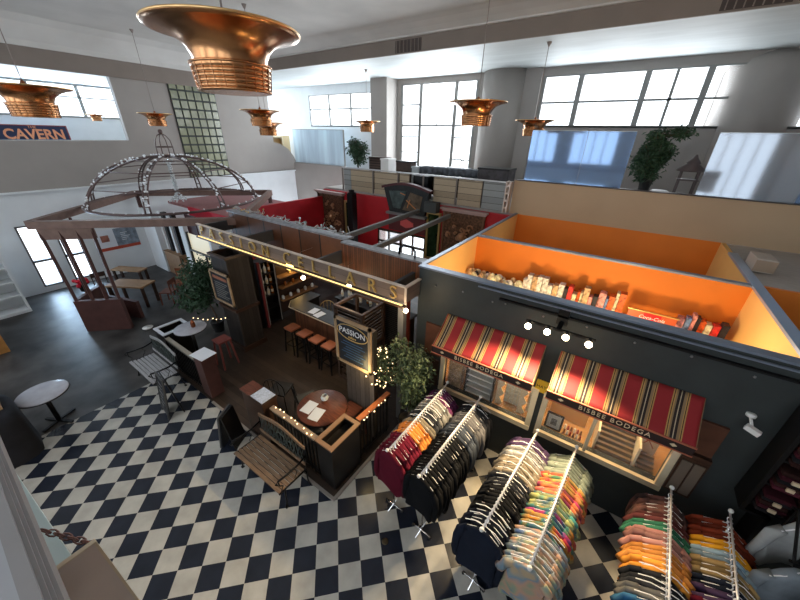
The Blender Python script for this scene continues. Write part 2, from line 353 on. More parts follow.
# left side: white lower wall with glazed doors, grey parapet, pier, glass blocks
D1 = (1.50, 2.05, .2, 2.35); D2 = (2.35, 2.98, .2, 2.3)
lw = MB().box(XW - .15, XW, -3.5, D1[0], 0, 3.4).box(XW - .15, XW, D1[1], D2[0], 0, 3.4).box(XW - .15, XW, D2[1], 14, 0, 3.4)
for a in (D1, D2): lw.box(XW - .15, XW, a[0], a[1], 0, a[2]).box(XW - .15, XW, a[0], a[1], a[3], 3.4)
struct('wall_left', lw, WHITE)
for i, a in enumerate((D1, D2)):
    o = struct('door_%d' % (i + 2), MB().box(XW - .1, XW + .02, a[0], a[0] + .05, a[2], a[3]).box(XW - .1, XW + .02, a[1] - .05, a[1], a[2], a[3]).box(XW - .1, XW + .02, a[0], a[1], 1.08, 1.16).box(XW - .1, XW + .02, a[0], a[1], a[2], a[2] + .05).box(XW - .1, XW + .02, a[0], a[1], a[3] - .05, a[3]), mat('dark_door_bar', (.10, .09, .09), .5))
    MB().box(XW - .06, XW - .05, a[0], a[1], a[2], a[3]).build('pane', GLASS, o)
gab = [(11.85, 7.5), (11.87, 4.85), (12.3, 4.75), (12.75, 4.5), (13.05, 4.15), (13.25, 3.75), (13.35, 3.4), (5.45, 3.4), (5.45, 7.15)]
struct('wall_left_upper', MB().prism(gab, 'x', XW - .2, XW + .05).box(XW - .2, XW + .05, -3.5, 5.45, 3.4, 4.92), GREY)
struct('trim_7', MB().box(XW - .22, XW + .12, -3.5, 13.4, 3.36, 3.42), WHITE)
struct('floor_mezzanine_left', MB().box(-20.5, XW - .2, -3.5, 14, 3.3, 3.4), GREY)
LW = (1.2, 6.85, 5.72, 6.92)
struct('wall_left_far', MB().box(-20.65, -20.5, -3.5, LW[0], 3.3, 7.2).box(-20.65, -20.5, LW[1], 9.6, 3.3, 7.5).box(-20.65, -20.5, 13, 14, 3.3, 7.5).box(-20.65, -20.5, 9.6, 13, 3.3, 4.3).box(-20.65, -20.5, 9.6, 13, 7.1, 7.5).box(-20.65, -20.5, LW[0], LW[1], 3.3, LW[2]).box(-20.65, -20.5, LW[0], LW[1], LW[3], 7.2), WHITE)
m = MB()
for y in (1.2, 2.4, 4.05, 5.55, 6.85): m.box(-20.6, -20.5, y - .06, y + .06, LW[2], LW[3])
m.box(-20.58, -20.5, LW[0], LW[1], 6.42, 6.47).box(-20.58, -20.48, LW[0], LW[1], LW[2] - .04, LW[2] + .03).box(-20.58, -20.48, LW[0], LW[1], 6.86, 6.92)
o = struct('window_5', m, FROSTM); MB().box(-20.56, -20.55, LW[0], LW[1], LW[2], LW[3]).build('pane', GLASS, o)
# glass block window in the pier
gb = MB(); gl = MB(); y0, y1, z0, z1 = 7.3, 9.15, 3.42, 7.08; ny, nz = 6, 11
gb.box(XW + .05, XW + .09, y0, y1, z0, z1)
for i in range(ny):
    for j in range(nz):
        ya = y0 + (y1 - y0) * i / ny; za = z0 + (z1 - z0) * j / nz; dy = (y1 - y0) / ny; dz = (z1 - z0) / nz
        gl.box(XW + .07, XW + .115, ya + .03, ya + dy - .03, za + .035, za + dz - .035)
o = struct('window_6', gb, mat('grey_green_grout', (.045, .05, .045), .7)); gl.build('glass_block', mat('green_glass_block', (.19, .20, .12), .2, var=.35, scale=1.2, spec=.8), o)
# ceilings: raised grey tray inside, lower white perimeter
struct('ceiling_perimeter_back', MB().box(-20.5, 5.5, YB, 14.1, 7.5, 7.6), CEIL_W)
struct('ceiling_perimeter_left', MB().box(-20.65, XW, -3.5, YB, 6.95, 7.05), CEIL_W)
struct('ceiling', MB().box(XW, 5.5, -3.5, YB, 8.12, 8.25), CEIL_G)
struct('trim_8', MB().box(XW, 5.5, YB - .05, YB, 7.5, 7.88), FASCIA)
struct('trim_9', MB().prism([(YB, 8.12), (YB - .7, 8.12), (YB - .5, 8.08), (YB - .28, 8.0), (YB - .12, 7.92), (YB - .12, 7.88), (YB, 7.88)], 'x', XW, 5.5), CEIL_G)
struct('trim_10', MB().box(XW, XW + .14, -3.5, YB, 6.93, 7.45), FASCIA)
struct('trim_11', MB().prism([(XW, 8.12), (XW + .9, 8.12), (XW + .6, 7.98), (XW + .4, 7.8), (XW + .2, 7.6), (XW + .2, 7.45), (XW, 7.45)], 'y', -3.5, YB), CEIL_G)
v = MB()
for k in range(7): v.obox((-7.05 + k * .13, YB - .065, 7.68), .02, .02, .28)
t = thing('ceiling_vent', (-6.66, YB - .05, 7.52), 'dark slatted air vent set in the taupe ceiling fascia', 'vent')
MB().box(-7.1, -6.18, YB - .06, YB - .045, 7.53, 7.83).build('backing', mat('dark_vent', (.07, .055, .05), .7), t); v.build('slat', FASCIA, t)
t = thing('ceiling_vent', (.9, YB - .05, 7.52), 'dark air vent in the fascia at the top right corner of the photo', 'vent')
MB().box(.42, 1.4, YB - .06, YB - .051, 7.53, 7.83).build('backing', MATS['dark_vent'], t)
m = MB()
for k in range(7): m.obox((.5 + k * .13, YB - .07, 7.68), .02, .02, .28)
m.build('slat', FASCIA, t)
# closing walls behind and right of the photographer
struct('wall_right', MB().box(5.5, 5.7, -3.7, 14, 0, 8.3), GREY)
fw = MB().box(-20.65, 5.5, -3.7, -3.5, 0, 2.5).box(-20.65, 5.5, -3.7, -3.5, 7.3, 8.25)
for k in range(9): fw.box(-20.65 + k * 3.2, -19.75 + k * 3.2, -3.7, -3.5, 2.5, 7.3)
struct('wall_front', fw, GREY)
fw = MB()
for k in range(8):
    for q in (1, 2, 3): fw.box(-19.75 + k * 3.2 + q * .575 - .03, -19.75 + k * 3.2 + q * .575 + .03, -3.62, -3.56, 2.5, 7.3)
    fw.box(-19.75 + k * 3.2, -17.45 + k * 3.2, -3.62, -3.56, 5.75, 5.8)
struct('window_10', fw, FROSTM)
# near parapet at lower left (mezzanine edge the photographer stands at)
pm = mat('grey_painted_cap', (.30, .29, .29), .6, var=.05)
struct('wall_near_parapet', MB().box(-8, 3.0, -.62, -.42, 3.3, 4.05), WHITE)
struct('trim_12', MB().box(-8, 3, -.225, -.190, 4.1, 4.2).box(-8, 3, -.19, -.180, 4.1, 4.19).box(-8, 3, -.18, -.172, 4.1, 4.18).box(-8, 3, -.172, -.163, 4.1, 4.17).box(-8, 3, -.42, -.20, 3.9, 4.1), pm)
struct('trim_13', MB().box(-8, 3, -.62, -.225, 4.05, 4.195), mat('pale_cap_top', (.42, .43, .46), .5))
struct('trim_14', MB().prism([(-6, -.49), (-1.0, -.153), (-1.0, -.6), (-6, -.6)], 'z', 3.22, 3.3), mat('pale_aqua_ledge', (.55, .66, .66), .5))

# ================================================================ PENDANTS
def pendant():
    t = thing('pendant_lamp', (0, 0, 0), 'x', 'lamp', 'copper bell pendant lamps')
    prof = [(.255, -.205), (.262, -.16), (.285, -.11), (.33, -.065), (.40, -.03), (.475, -.008), (.522, 0), (.528, .012), (.52, .016), (.475, .006), (.40, -.016), (.325, -.05), (.275, -.10), (.25, -.16), (.243, -.205)]
    MB().lathe(prof + [prof[0]], (0, 0, 0), 56, caps=False).build('lamp_shade', COPPER, t)
    MB().tube([(.524 * math.cos(a * PI / 24), .524 * math.sin(a * PI / 24), .012) for a in range(48)], .008, 6, True).build('rim', COPPER_I, t)
    c = MB()
    pr = []
    for k in range(5): z = -.212 - .030 * k; rr = .282 - .004 * k; pr += [(rr, z), (rr - .001, z - .023), (rr - .008, z - .025), (rr - .008, z - .029)]
    c.lathe(pr, (0, 0, 0), 48, caps=False)
    c.lathe([(.235, -.200), (.292, -.198), (.294, -.208), (.235, -.212)], (0, 0, 0), 48).lathe([(.22, -.376), (.268, -.374), (.270, -.362), (.22, -.360)], (0, 0, 0), 48)
    for k in range(24):
        a = k * PI / 12; c.bar((.283 * math.cos(a), .283 * math.sin(a), -.205), (.264 * math.cos(a), .264 * math.sin(a), -.365), .005)
    c.build('louver_ring', COPPER, t)
    MB().lathe([(.02, -.22), (.23, -.22), (.225, -.355), (.02, -.365)], (0, 0, 0), 24).build('diffuser', COPPER_I, t)
    MB().lathe([(.03, -.05), (.035, 0), (.03, .07), (.012, .10)], (0, 0, 0), 16).bar((-.21, 0, -.10), (.21, 0, -.10), .015).bar((0, -.21, -.1), (0, .21, -.1), .015).build('socket', COPPER_D, t)
    return t
pd0 = pendant()
pds = [((-2.785, 1.749, 5.952), 8.12, 'large copper pendant lamp nearest the camera at the top of the photo'),
       ((-2.775, 6.526, 5.868), 8.12, 'copper pendant lamp hanging on a long rod in front of the big bright window'),
       ((-7.702, 1.500, 5.805), 8.12, 'copper pendant lamp cut by the left edge in front of the left upper windows'),
       ((-14.453, 5.843, 5.788), 8.12, 'small copper pendant lamp hanging above the domed gazebo beside the glass block window'),
       ((-9.180, 6.379, 5.830), 8.12, 'copper pendant lamp against the grey pier just right of the glass block window'),
       ((-10.65, 7.60, 5.58), 8.12, 'small copper pendant lamp half hidden below another one beside the grey pier'),
       ((-19.3, 5.55, 5.80), 6.95, 'smallest dark copper pendant lamp inside the left upper opening'),
       ((-9.532, 11.454, 5.775), 7.5, 'copper pendant lamp before the middle-left back windows above the ficus'),
       ((-2.755, 10.591, 5.744), 7.5, 'copper pendant lamp by the left end of the right-hand back windows')]
roots = [pd0 if i == 0 else clone(pd0) for i in range(len(pds))]
for i, (p, zc, lab) in enumerate(pds):
    t = roots[i]; t.location = p; t['label'] = lab; sc = .62 if i == 6 else 1.
    t.scale = (sc, sc, sc); L0 = (zc - p[2]) / sc
    me = MB().tube([(0, 0, .08), (0, 0, L0 - .02)], .007, 6).lathe([(.012, L0 - .10), (.05, L0 - .03), (.06, L0)], (0, 0, 0), 16).build('rod', CORD, None); me.parent = t

# ================================================================ PASSION CELLARS BAR
SY = 4.03
sgn = planks('sign_taupe_board', (.20, .145, .115), 2, .15, .15, .5, .02, grain=(.6, 1, 8))
t = thing('hanging_sign', (-6.0, SY + .03, 2.8), 'long taupe wooden sign beam reading PASSION CELLARS above the bar stools', 'sign')
MB().box(-9.32, -2.60, SY, SY + .04, 2.80, 3.08).box(-2.64, -2.60, SY + .04, SY + .44, 2.80, 3.08).build('board', sgn, t)
MB().box(-9.34, -2.58, SY - .02, SY + .05, 3.08, 3.10).box(-2.65, -2.58, SY + .05, SY + .45, 3.08, 3.10).box(-2.62, -2.58, SY - .02, SY, 2.78, 3.08).build('trim', mat('pale_sign_edge', (.55, .45, .36), .5), t)
MB().box(-9.34, -2.60, SY - .09, SY, 2.735, 2.765).build('ledge', DWOOD, t)
MB().box(-9.30, -2.64, SY - .06, SY - .03, 2.766, 2.780).build('light_strip', GLOWS, t, )
lx = [-9.08, -8.60, -8.14, -7.70, -7.30, -6.86, -6.36, -5.64, -5.21, -4.80, -4.34, -3.86, -3.36, -2.90]
for ch, x in zip('PASSIONCELLARS', lx):
    text(ch, .345, GOLD, 'letter', t, (x + .06 * (x + 9.3) / 6.5, SY - .026, 2.942), FACE_Y, .016, bold=-.002)
# header behind the sign and cross beams
t = thing('bar_header', (-3.7, 4.8, 2.6), 'brown beadboard header with grey cap behind the long sign beam', 'header')
MB().box(-4.72, -2.78, 4.74, 4.80, 2.6, 3.27).build('panel', BROWN, t)
MB().box(-4.72, -2.70, 4.72, 4.94, 3.27, 3.30).build('cap', mat('dusty_grey_cap', (.20, .205, .22), .5, var=.3, scale=8), t)
t = thing('bar_header', (-7.0, 4.95, 2.55), 'dark brown panelled header with dusty grey cap behind the left two thirds of the sign', 'header')
MB().box(-9.3, -4.76, 4.93, 5.0, 2.55, 3.27).build('panel', planks('dark_brown_panel', (.11, .042, .020), 0, .7, .3, .5, .06), t)
MB().box(-9.35, -4.74, 4.90, 5.16, 3.27, 3.31).build('cap', MATS['dusty_grey_cap'], t)
for x, y1, lab in ((-9.2, 4.93, 'short dark beam tying the left end of the sign to the header'), (-7.35, 4.93, 'dark beam tying the sign to the header above the dark column'), (-4.8, 4.93, 'dark beam crossing above the bar counter'), (-2.9, 4.74, 'dark beam tying the sign to the header near the shop wall')):
    single('cross_beam', MB().box(x - .035, x + .035, SY + .045, y1 - .005, 2.80, 3.07), mat('grey_black_beam', (.05, .05, .055), .5), lab, 'beam', 'cross beams of the bar canopy')
for (a, b), lab in ((((-5.60, 5.2), (-5.86, 9.7)), 'long grey roof beam behind the header, left of the pair'), (((-4.45, 5.0), (-4.68, 9.7)), 'long grey roof beam behind the header, right of the pair')):
    single('roof_beam', MB().bar((a[0], a[1], 3.0), (b[0], b[1], 3.0), .09, .12), mat('dusty_grey_beam', (.16, .16, .16), .6), lab, 'beam')
# bar corner post, red post, shutter
t = thing('corner_post', (-2.74, 4.33, 0), 'grey corner post below the right end of the sign with a small bright lamp', 'post')
MB().box(-2.80, -2.69, 4.10, 4.21, .012, 2.80).build('post', mat('grey_post', (.13, .13, .13), .5), t)
MB().ball((-2.56, 3.98, 2.70), .04, 10, 6).build('bulb', GLOW, t)
point('bulb_or_fill_light', (-2.6, 3.8, 2.62), 8, parent=t)
t = thing('louvered_shutter', (-3.6, 5.2, 0), 'dark louvered shutter panel with a maroon post behind the bottle cage', 'shutter')
lv = MB()
for k in range(36): lv.obox((-3.66, 5.12, .25 + k * .05), .36, .05, .012, 0, .6)
MB().box(-3.90, -3.84, 5.09, 5.15, .012, 2.1).box(-3.48, -3.42, 5.09, 5.15, .012, 2.1).box(-3.84, -3.48, 5.09, 5.15, 2.04, 2.1).box(-3.84, -3.48, 5.09, 5.15, .02, .2).build('frame', DWOOD, t); lv.build('louver', BLACKW, t)
MB().box(-3.36, -3.22, 5.06, 5.18, .012, 2.6).build('post', mat('maroon_post', (.16, .02, .02), .5), t)
# counter
t = thing('bar_counter', (-5.9, 5.0, 0), 'dark L-shaped bar counter with a pale edge behind the four stools', 'bar counter')
MB().prism([(-7.12, 5.75), (-7.12, 5.02), (-6.86, 4.76), (-4.72, 4.76), (-4.72, 5.25), (-6.7, 5.25), (-6.7, 5.75)], 'z', 1.03, 1.07).build('worktop', mat('dark_polished_top', (.015, .012, .011), .38, var=.3), t)
MB().tube([(-7.13, 5.75, 1.05), (-7.13, 5.02, 1.05), (-6.87, 4.745, 1.05), (-4.72, 4.745, 1.05)], .014, 6).build('edge', mat('pale_edge_strip', (.45, .36, .26), .4), t)
MB().box(-6.85, -4.75, 4.95, 5.2, .012, 1.03).box(-7.05, -6.72, 5.05, 5.7, .012, 1.03).build('body', BROWN, t)
single('back_counter', MB().box(-6.4, -3.95, 6.1, 6.6, .012, .92).box(-6.45, -3.9, 6.05, 6.65, .92, .96), BLACKW, 'black back counter with bottles behind the bar counter', 'counter')
for k, (x, y, rz) in enumerate(((-6.12, 4.98, .1), (-5.86, 4.93, -.1))):
    single('menu_sheet', MB().obox((x, y, 1.075), .2, .28, .008, rz), PAPER, ('left' if k == 0 else 'right') + ' one of two white menu sheets lying on the bar counter', 'menu')
# stools
def bar_stool():
    t = thing('bar_stool', (0, 0, .012), 'x', 'stool', 'leather bar stools at the bar counter')
    m = MB().box(-.16, .16, -.16, .16, .70, .75); s_ = m.build('seat', STOOLM, None, .015); s_.parent = t
    m = MB().box(-.15, .15, -.15, .15, .67, .70).bar((-.15, -.15, .25), (.15, -.15, .25), .02).bar((-.15, .15, .25), (.15, .15, .25), .02).bar((-.15, -.15, .25), (-.15, .15, .25), .02).bar((.15, -.15, .25), (.15, .15, .25), .02)
    a = m.build('frame', IRON, None); a.parent = t
    for i in (-1, 1):
        for j in (-1, 1):
            l = MB().bar((i * .13, j * .13, .69), (i * .18, j * .18, 0), .028).build('leg', IRON, None); l.parent = t
    return t
st = bar_stool(); nm = ['leftmost', 'second from the left', 'third from the left', 'rightmost, beside the PASSION chalkboard']
for i, x in enumerate((-6.38, -5.9, -5.44, -5.0)):
    o = st if i == 0 else clone(st); o.location = (x, 4.42, .012); o['label'] = 'orange-brown leather bar stool, %s of the four at the bar' % nm[i]
# bottle cage
t = thing('bottle_cage', (-4.25, 4.8, 0), 'tall dark wooden bottle cage with slatted sides between bar and chalkboard', 'cage')
fr = MB(); sl = MB(); x0, x1, y0, y1 = -4.64, -3.87, 4.36, 5.06
y0 = 4.36
for x in (x0, x1):
    for y in (y0, y1): fr.box(x - .03, x + .03, y - .03, y + .03, .012, 2.0)
for z in (1.97, 1.1, .05):
    for y in (y0, y1): fr.box(x0 + .03, x1 - .03, y - .03, y + .03, z - .03, z + .03)
    for x in (x0, x1): fr.box(x - .03, x + .03, y0 + .03, y1 - .03, z - .03, z + .03)
for k in range(22):
    z = .12 + k * .083
    sl.box(x1 - .01, x1 + .01, y0 + .03, y1 - .03, z, z + .04).box(x0 + .03, x1 - .03, y0 - .01, y0 + .01, z, z + .012)
sl.box(x0 + .03, x1 - .03, y0 + .03, y1 - .03, 1.08, 1.1)
fr.build('frame', mat('brown_cage_wood', (.055, .033, .024), .5, var=.3), t); sl.build('slat', mat('brown_slat_wood', (.045, .028, .020), .5, var=.3), t)
# bottles
def bottle(r=.037, h=.30, col=None):
    t = thing('bottle', (0, 0, 0), 'x', 'bottle')
    b = MB().lathe([(r * .9, 0), (r, .01), (r, h * .58), (r * .75, h * .68), (r * .38, h * .76), (r * .36, h * .95)], (0, 0, 0), 10).build('body', col, None); b.parent = t
    c = MB().lathe([(r * .42, h * .9), (r * .42, h)], (0, 0, 0), 8).build('cap', GOLD, None); c.parent = t
    l = MB().lathe([(r * 1.03, h * .2), (r * 1.03, h * .48)], (0, 0, 0), 10).build('label_band', CREAM, None); l.parent = t
    return t
BT = [(bottle(.037, .30, mat('green_bottle_glass', (.02, .06, .03), .1)), 'dark green'), (bottle(.04, .28, mat('clear_bottle_glass', (.55, .55, .52), .1)), 'clear'), (bottle(.038, .31, mat('amber_bottle_glass', (.25, .08, .02), .1)), 'amber')]
used = {}
def place_bottle(i, x, y, z, where, grp):
    src, c = BT[i]
    o = clone(src) if used.get(i) else src; used[i] = 1
    o.location = (x, y, z); o['label'] = '%s wine bottle %s' % (c, where); o['group'] = '%s bottles %s' % (c, grp)
for k in range(12): place_bottle(k % 3 if k % 2 else 1, -6.3 + k * .18, 6.25 + .1 * (k % 2), .961, 'on the black back counter of the bar', 'on the back counter')
for k in range(10): place_bottle((k * 7) % 3, -4.5 + (k % 5) * .13, 4.55 + (k // 5) * .22, 1.102, 'standing inside the dark slatted cage', 'inside the cage')
# dark column, wine shelf and lit niche
t = thing('wooden_column', (-7.75, 3.9, 0), 'large dark plank-clad column with a framed board hung on it left of the bar', 'column')
MB().box(-8.12, -7.42, 3.62, 3.66, .012, 2.6).box(-8.12, -7.42, 4.16, 4.20, .012, 2.6).build('front_panel', planks('blackened_plank', (.026, .020, .017), 0, .12, .4, .6, .06, grain=(5, 5, 1)), t)
MB().box(-7.46, -7.42, 3.66, 4.16, .012, 2.6).box(-8.12, -8.08, 3.66, 4.16, .012, 2.6).build('side_panel', planks('blackened_plank_side', (.030, .023, .019), 1, .12, .4, .6, .06, grain=(5, 5, 1)), t)
MB().box(-8.16, -7.38, 3.58, 3.66, 2.6, 2.66).box(-8.16, -7.38, 4.16, 4.24, 2.6, 2.66).box(-8.16, -8.08, 3.66, 4.16, 2.6, 2.66).box(-7.46, -7.38, 3.66, 4.16, 2.6, 2.66).box(-8.17, -7.37, 3.56, 4.24, 1.2, 1.27).box(-8.17, -7.37, 3.56, 4.24, .012, .14).build('moulding', DWOOD, t)
single('column_extension', MB().box(-8.9, -8.16, 4.26, 4.5, .012, 2.5).box(-8.1, -8.04, 4.26, 4.66, .012, 2.75), BLACKW, 'narrow black wall panel joining the dark column to the wine shelf', 'panel')
t = thing('wine_shelf', (-8.1, 5.0, 0), 'tall black wine shelf with maroon side beside the dark column', 'shelf')
w_ = MB().box(-8.38, -8.34, 4.74, 5.26, .012, 2.05).box(-8.34, -7.98, 4.74, 4.77, .012, 2.05).box(-8.34, -7.98, 5.23, 5.26, .012, 2.05)
for z in (.1, .55, .95, 1.3, 1.65, 2.02): w_.box(-8.34, -7.99, 4.77, 5.23, z, z + .025)
w_.build('body', BLACKW, t); MB().box(-7.98, -7.93, 4.68, 4.75, .012, 2.1).build('side_post', mat('maroon_post', (.16, .02, .02)), t)
MB().box(-7.98, -7.965, 4.77, 4.80, .05, 2.04).box(-7.98, -7.965, 5.2, 5.23, .05, 2.04).build('edge', mat('grey_edge', (.22, .20, .18), .5), t)
for z, nn in ((.975, 3), (1.325, 3), (1.675, 3)):
    for k in range(nn): place_bottle(k % 3, -8.1, 4.86 + k * .13, z + .001, 'on the tall black wine shelf', 'on the wine shelf')
t = thing('wall_shelf', (-8.2, 6.3, 0), 'warm lit wooden bar shelf unit with two boards and a glowing lamp', 'shelf')
MB().box(-8.45, -8.40, 5.45, 6.95, .012, 2.3).build('back_panel', DWOOD, t)
for z in (.52, .95, 1.30): MB().box(-8.39, -8.12, 5.45, 6.9, z, z + .03).build('shelf', mat('golden_brown_shelf', (.22, .11, .045), .4, var=.2), t)
t = thing('table_lamp', (-8.25, 5.95, 1.331), 'glowing yellow glass lamp on the shelf behind the bar', 'lamp')
MB().lathe([(.06, 0), (.07, .02), (.02, .05), (.02, .1)], (-8.25, 5.95, 1.331), 14).build('base', GOLD, t)
MB().lathe([(.05, .1), (.11, .16), (.12, .26), (.07, .34)], (-8.25, 5.95, 1.331), 18).build('lamp_shade', mat('glowing_yellow_glass', (1., .72, .22), .4, emit=3.), t)
point('lamp_light', (-8.0, 5.95, 1.6), 5, (1, .62, .22), .1, t)
for k in range(9):
    y = 5.55 + k * .15; z = .981 if k % 2 else .551
    t = thing('glass_jar', (-8.25, y, z), 'small %s on the %s lit bar shelf' % (('brown jar', 'upper') if k % 2 else ('white cup', 'lower')), 'jar', 'jars and cups on the lit shelves')
    MB().lathe([(.035, 0), (.045, .02), (.045, .10), (.03, .13)], (-8.25, y, z), 12).build('body', (MATS['amber_bottle_glass'] if k % 2 else WPLAST), t)
# hanging filament bulbs below the sign
for x, y, z, lab in ((-5.85, 4.55, 2.25, 'left bare bulb hanging over the bar counter'), (-4.42, 4.6, 2.42, 'right bare bulb hanging over the bar near the bottle cage')):
    t = thing('hanging_bulb', (x, y, z), lab, 'lamp')
    MB().ball((x, y, z), .05, 12, 8).build('bulb', GLOW, t); MB().tube([(x, y, z + .05), (x, y, 2.88), (x, 4.97 if x < -4.76 else 4.77, 2.90)], .006, 5).lathe([(.02, .04), (.02, .1)], (x, y, z), 8).build('cord', CORD, t)
    point('bulb_or_fill_light', (x, y - .1, z - .08), 9, parent=t)
spot('bulb_or_fill_light', (-5.0, 3.9, 2.6), (-5.2, 3.5, 0), 75, (1, .8, .5), 70, None)  # added spot without a bulb, warms the floor near the stools

# ---- PASSION chalkboard on its grey plank post
t = thing('plank_wall', (-3.15, 3.45, 0), 'narrow grey plank wall carrying the PASSION chalkboard', 'partition')
MB().box(-3.48, -2.82, 3.42, 3.52, .012, 2.45).build('board', GWOOD, t)
t = thing('chalkboard', (-3.22, 3.36, 1.6), 'oak-framed black chalkboard reading PASSION beside the lit ficus', 'chalkboard')
cx0, cx1, cz0, cz1, cy = -3.64, -2.83, 1.60, 2.53, 3.36
MB().box(cx0, cx1, cy, cy + .04, cz1 - .055, cz1).box(cx0, cx1, cy, cy + .04, cz0, cz0 + .055).box(cx0, cx0 + .055, cy, cy + .04, cz0, cz1).box(cx1 - .055, cx1, cy, cy + .04, cz0, cz1).build('frame', mat('oak_frame', (.36, .25, .15), .5, var=.2), t)
MB().box(cx0 + .05, cx1 - .05, cy + .015, cy + .05, cz0 + .05, cz1 - .05).build('panel', CHALK, t)
ov = [(-3.235 + .34 * math.cos(a * PI / 16), cy + .008, 2.30 + .15 * math.sin(a * PI / 16)) for a in range(32)]
MB().tube(ov, .008, 5, True).build('oval', GOLD, t)
text('PASSION', .15, PAPER, 'letter', t, (-3.235, cy + .005, 2.31), FACE_Y, .003); text('cellars', .07, GOLD, 'letter', t, (-3.235, cy + .005, 2.21), FACE_Y, .003)
sc = MB()
for k in range(7):
    z = 2.08 - k * .055; L_ = .22 + .06 * math.sin(k * 2.1)
    sc.box(-3.235 - L_, -3.235 + L_, cy + .008, cy + .014, z, z + .012)
sc.build('chalk_line', mat('blue_chalk', (.06, .12, .22), .8), t)
# framed board on the column
t = thing('framed_board', (-7.72, 3.54, 1.42), 'narrow oak-framed blackboard menu hung on the dark column left of the bar', 'chalkboard')
a0, a1, c0, c1 = -8.14, -7.28, 1.42, 2.27
MB().box(a0, a1, 3.50, 3.54, c1 - .05, c1).box(a0, a1, 3.50, 3.54, c0, c0 + .05).box(a0, a0 + .05, 3.50, 3.54, c0, c1).box(a1 - .05, a1, 3.50, 3.54, c0, c1).build('frame', mat('oak_frame', (.36, .25, .15)), t)
MB().box(a0 + .04, a1 - .04, 3.52, 3.55, c0 + .04, c1 - .04).build('panel', CHALK, t)
MB().box(a0 + .12, a1 - .12, 3.512, 3.52, 2.06, 2.14).build('heading', mat('rust_chalk', (.30, .12, .07), .8), t)
m = MB()
MB().box(-7.8, -7.6, 3.55, 3.62, 2.1, 2.2).build('bracket', DWOOD, t)
for k in range(8): m.box(a0 + .14, a1 - .14 - .08 * (k % 3), 3.512, 3.52, 1.96 - k * .058, 1.975 - k * .058)
m.build('chalk_line', mat('grey_chalk', (.20, .20, .19), .8), t)

# ---- planters, fence, podiums along the edge of the bar
def planter(x0, x1, y0, y1, h, lab, rim, nm='planter_box'):
    t = thing(nm, ((x0 + x1) / 2, (y0 + y1) / 2, .031), lab, 'planter'); e = .03
    MB().box(x0, x1, y0, y0 + .03, .031, h).box(x0, x1, y1 - .03, y1, .031, h).box(x0, x0 + .03, y0 + .03, y1 - .03, .031, h).box(x1 - .03, x1, y0 + .03, y1 - .03, .031, h).build('body', BLACKW, t)
    MB().box(x0 - .02, x1 + .02, y0 - .02, y0 + .05, h, h + .03).box(x0 - .02, x1 + .02, y1 - .05, y1 + .02, h, h + .03).box(x0 - .02, x0 + .05, y0 + .05, y1 - .05, h, h + .03).box(x1 - .05, x1 + .02, y0 + .05, y1 - .05, h, h + .03).build('rim', rim, t)
    MB().box(x0 + .03, x1 - .03, y0 + .03, y1 - .03, h - .2, h - .15).build('soil', mat('dark_soil', (.015, .012, .010), .9), t)
    return t
planter(-3.03, -2.70, 2.22, 2.86, .97, 'black corner planter box with a brown wooden rim behind the nearer bench', mat('brown_rim', (.25, .15, .09), .45))
planter(-8.64, -8.16, 2.16, 2.76, .97, 'black planter box with a white rim behind the farther bench', mat('white_rim', (.62, .66, .72), .4))
def fence(x0, y0, x1, y1, h, lab, railm, nb):
    t = thing('railing', ((x0 + x1) / 2, (y0 + y1) / 2, .012), lab, 'railing')
    MB().bar((x0, y0, h), (x1, y1, h), .09, .035).build('handrail', railm, t)
    MB().bar((x0, y0, .12), (x1, y1, .12), .05, .04).build('rail', IRON, t); MB().bar((x0, y0, h - .1), (x1, y1, h - .1), .03).build('rail', IRON, t)
    m = MB()
    for k in range(nb):
        s = (k + .5) / nb; x = x0 + (x1 - x0) * s; y = y0 + (y1 - y0) * s; m.bar((x, y, .014), (x, y, h - .02), .02)
    m.build('baluster', IRON, t); return t
fence(-4.24, 2.27, -3.09, 2.27, .93, 'black iron railing with a pale brown handrail between menu podium and corner planter', mat('pale_brown_rail', (.34, .24, .16), .4), 13)
fence(-2.78, 2.92, -2.74, 3.75, .97, 'black iron railing with an orange wooden handrail beside the maroon shirts', mat('orange_wood_rail', (.38, .12, .045), .35, var=.2), 9)
fence(-8.12, 2.2, -6.78, 2.2, .90, 'black railing with a thin handrail between white-rimmed planter and menu podium', mat('thin_grey_rail', (.30, .27, .22), .4), 14)
def podium(x0, x1, y0, y1, h, lab, top, bm):
    t = thing('podium', ((x0 + x1) / 2, (y0 + y1) / 2, .031), lab, 'stand')
    MB().box(x0, x1, y0, y1, .031, h - .04).build('body', bm, t); MB().box(x0 - .02, x1 + .02, y0 - .02, y1 + .02, h - .04, h).build('top', top, t); return t
podium(-6.72, -6.38, 2.14, 2.42, 1.07, 'narrow maroon podium holding bright menus left of the bar opening', MAHO, MAHO)
single('menu_sheet', MB().obox((-6.55, 2.28, 1.078), .42, .34, .012, .12), PAPER, 'bright white menu lying on the maroon podium left of the bar opening', 'menu')
podium(-4.64, -4.29, 2.14, 2.42, 1.07, 'dark podium with a grey menu top at the start of the front railing', DWOOD, DWOOD)
single('menu_sheet', MB().obox((-4.465, 2.28, 1.078), .34, .28, .012, 0), MENUP, 'grey printed menu in a dark frame on the podium behind the nearer bench', 'menu')
podium(-4.96, -4.68, 2.16, 2.40, 1.07, 'small reddish wooden podium beside the grey-menu podium', REDW, DWOOD)
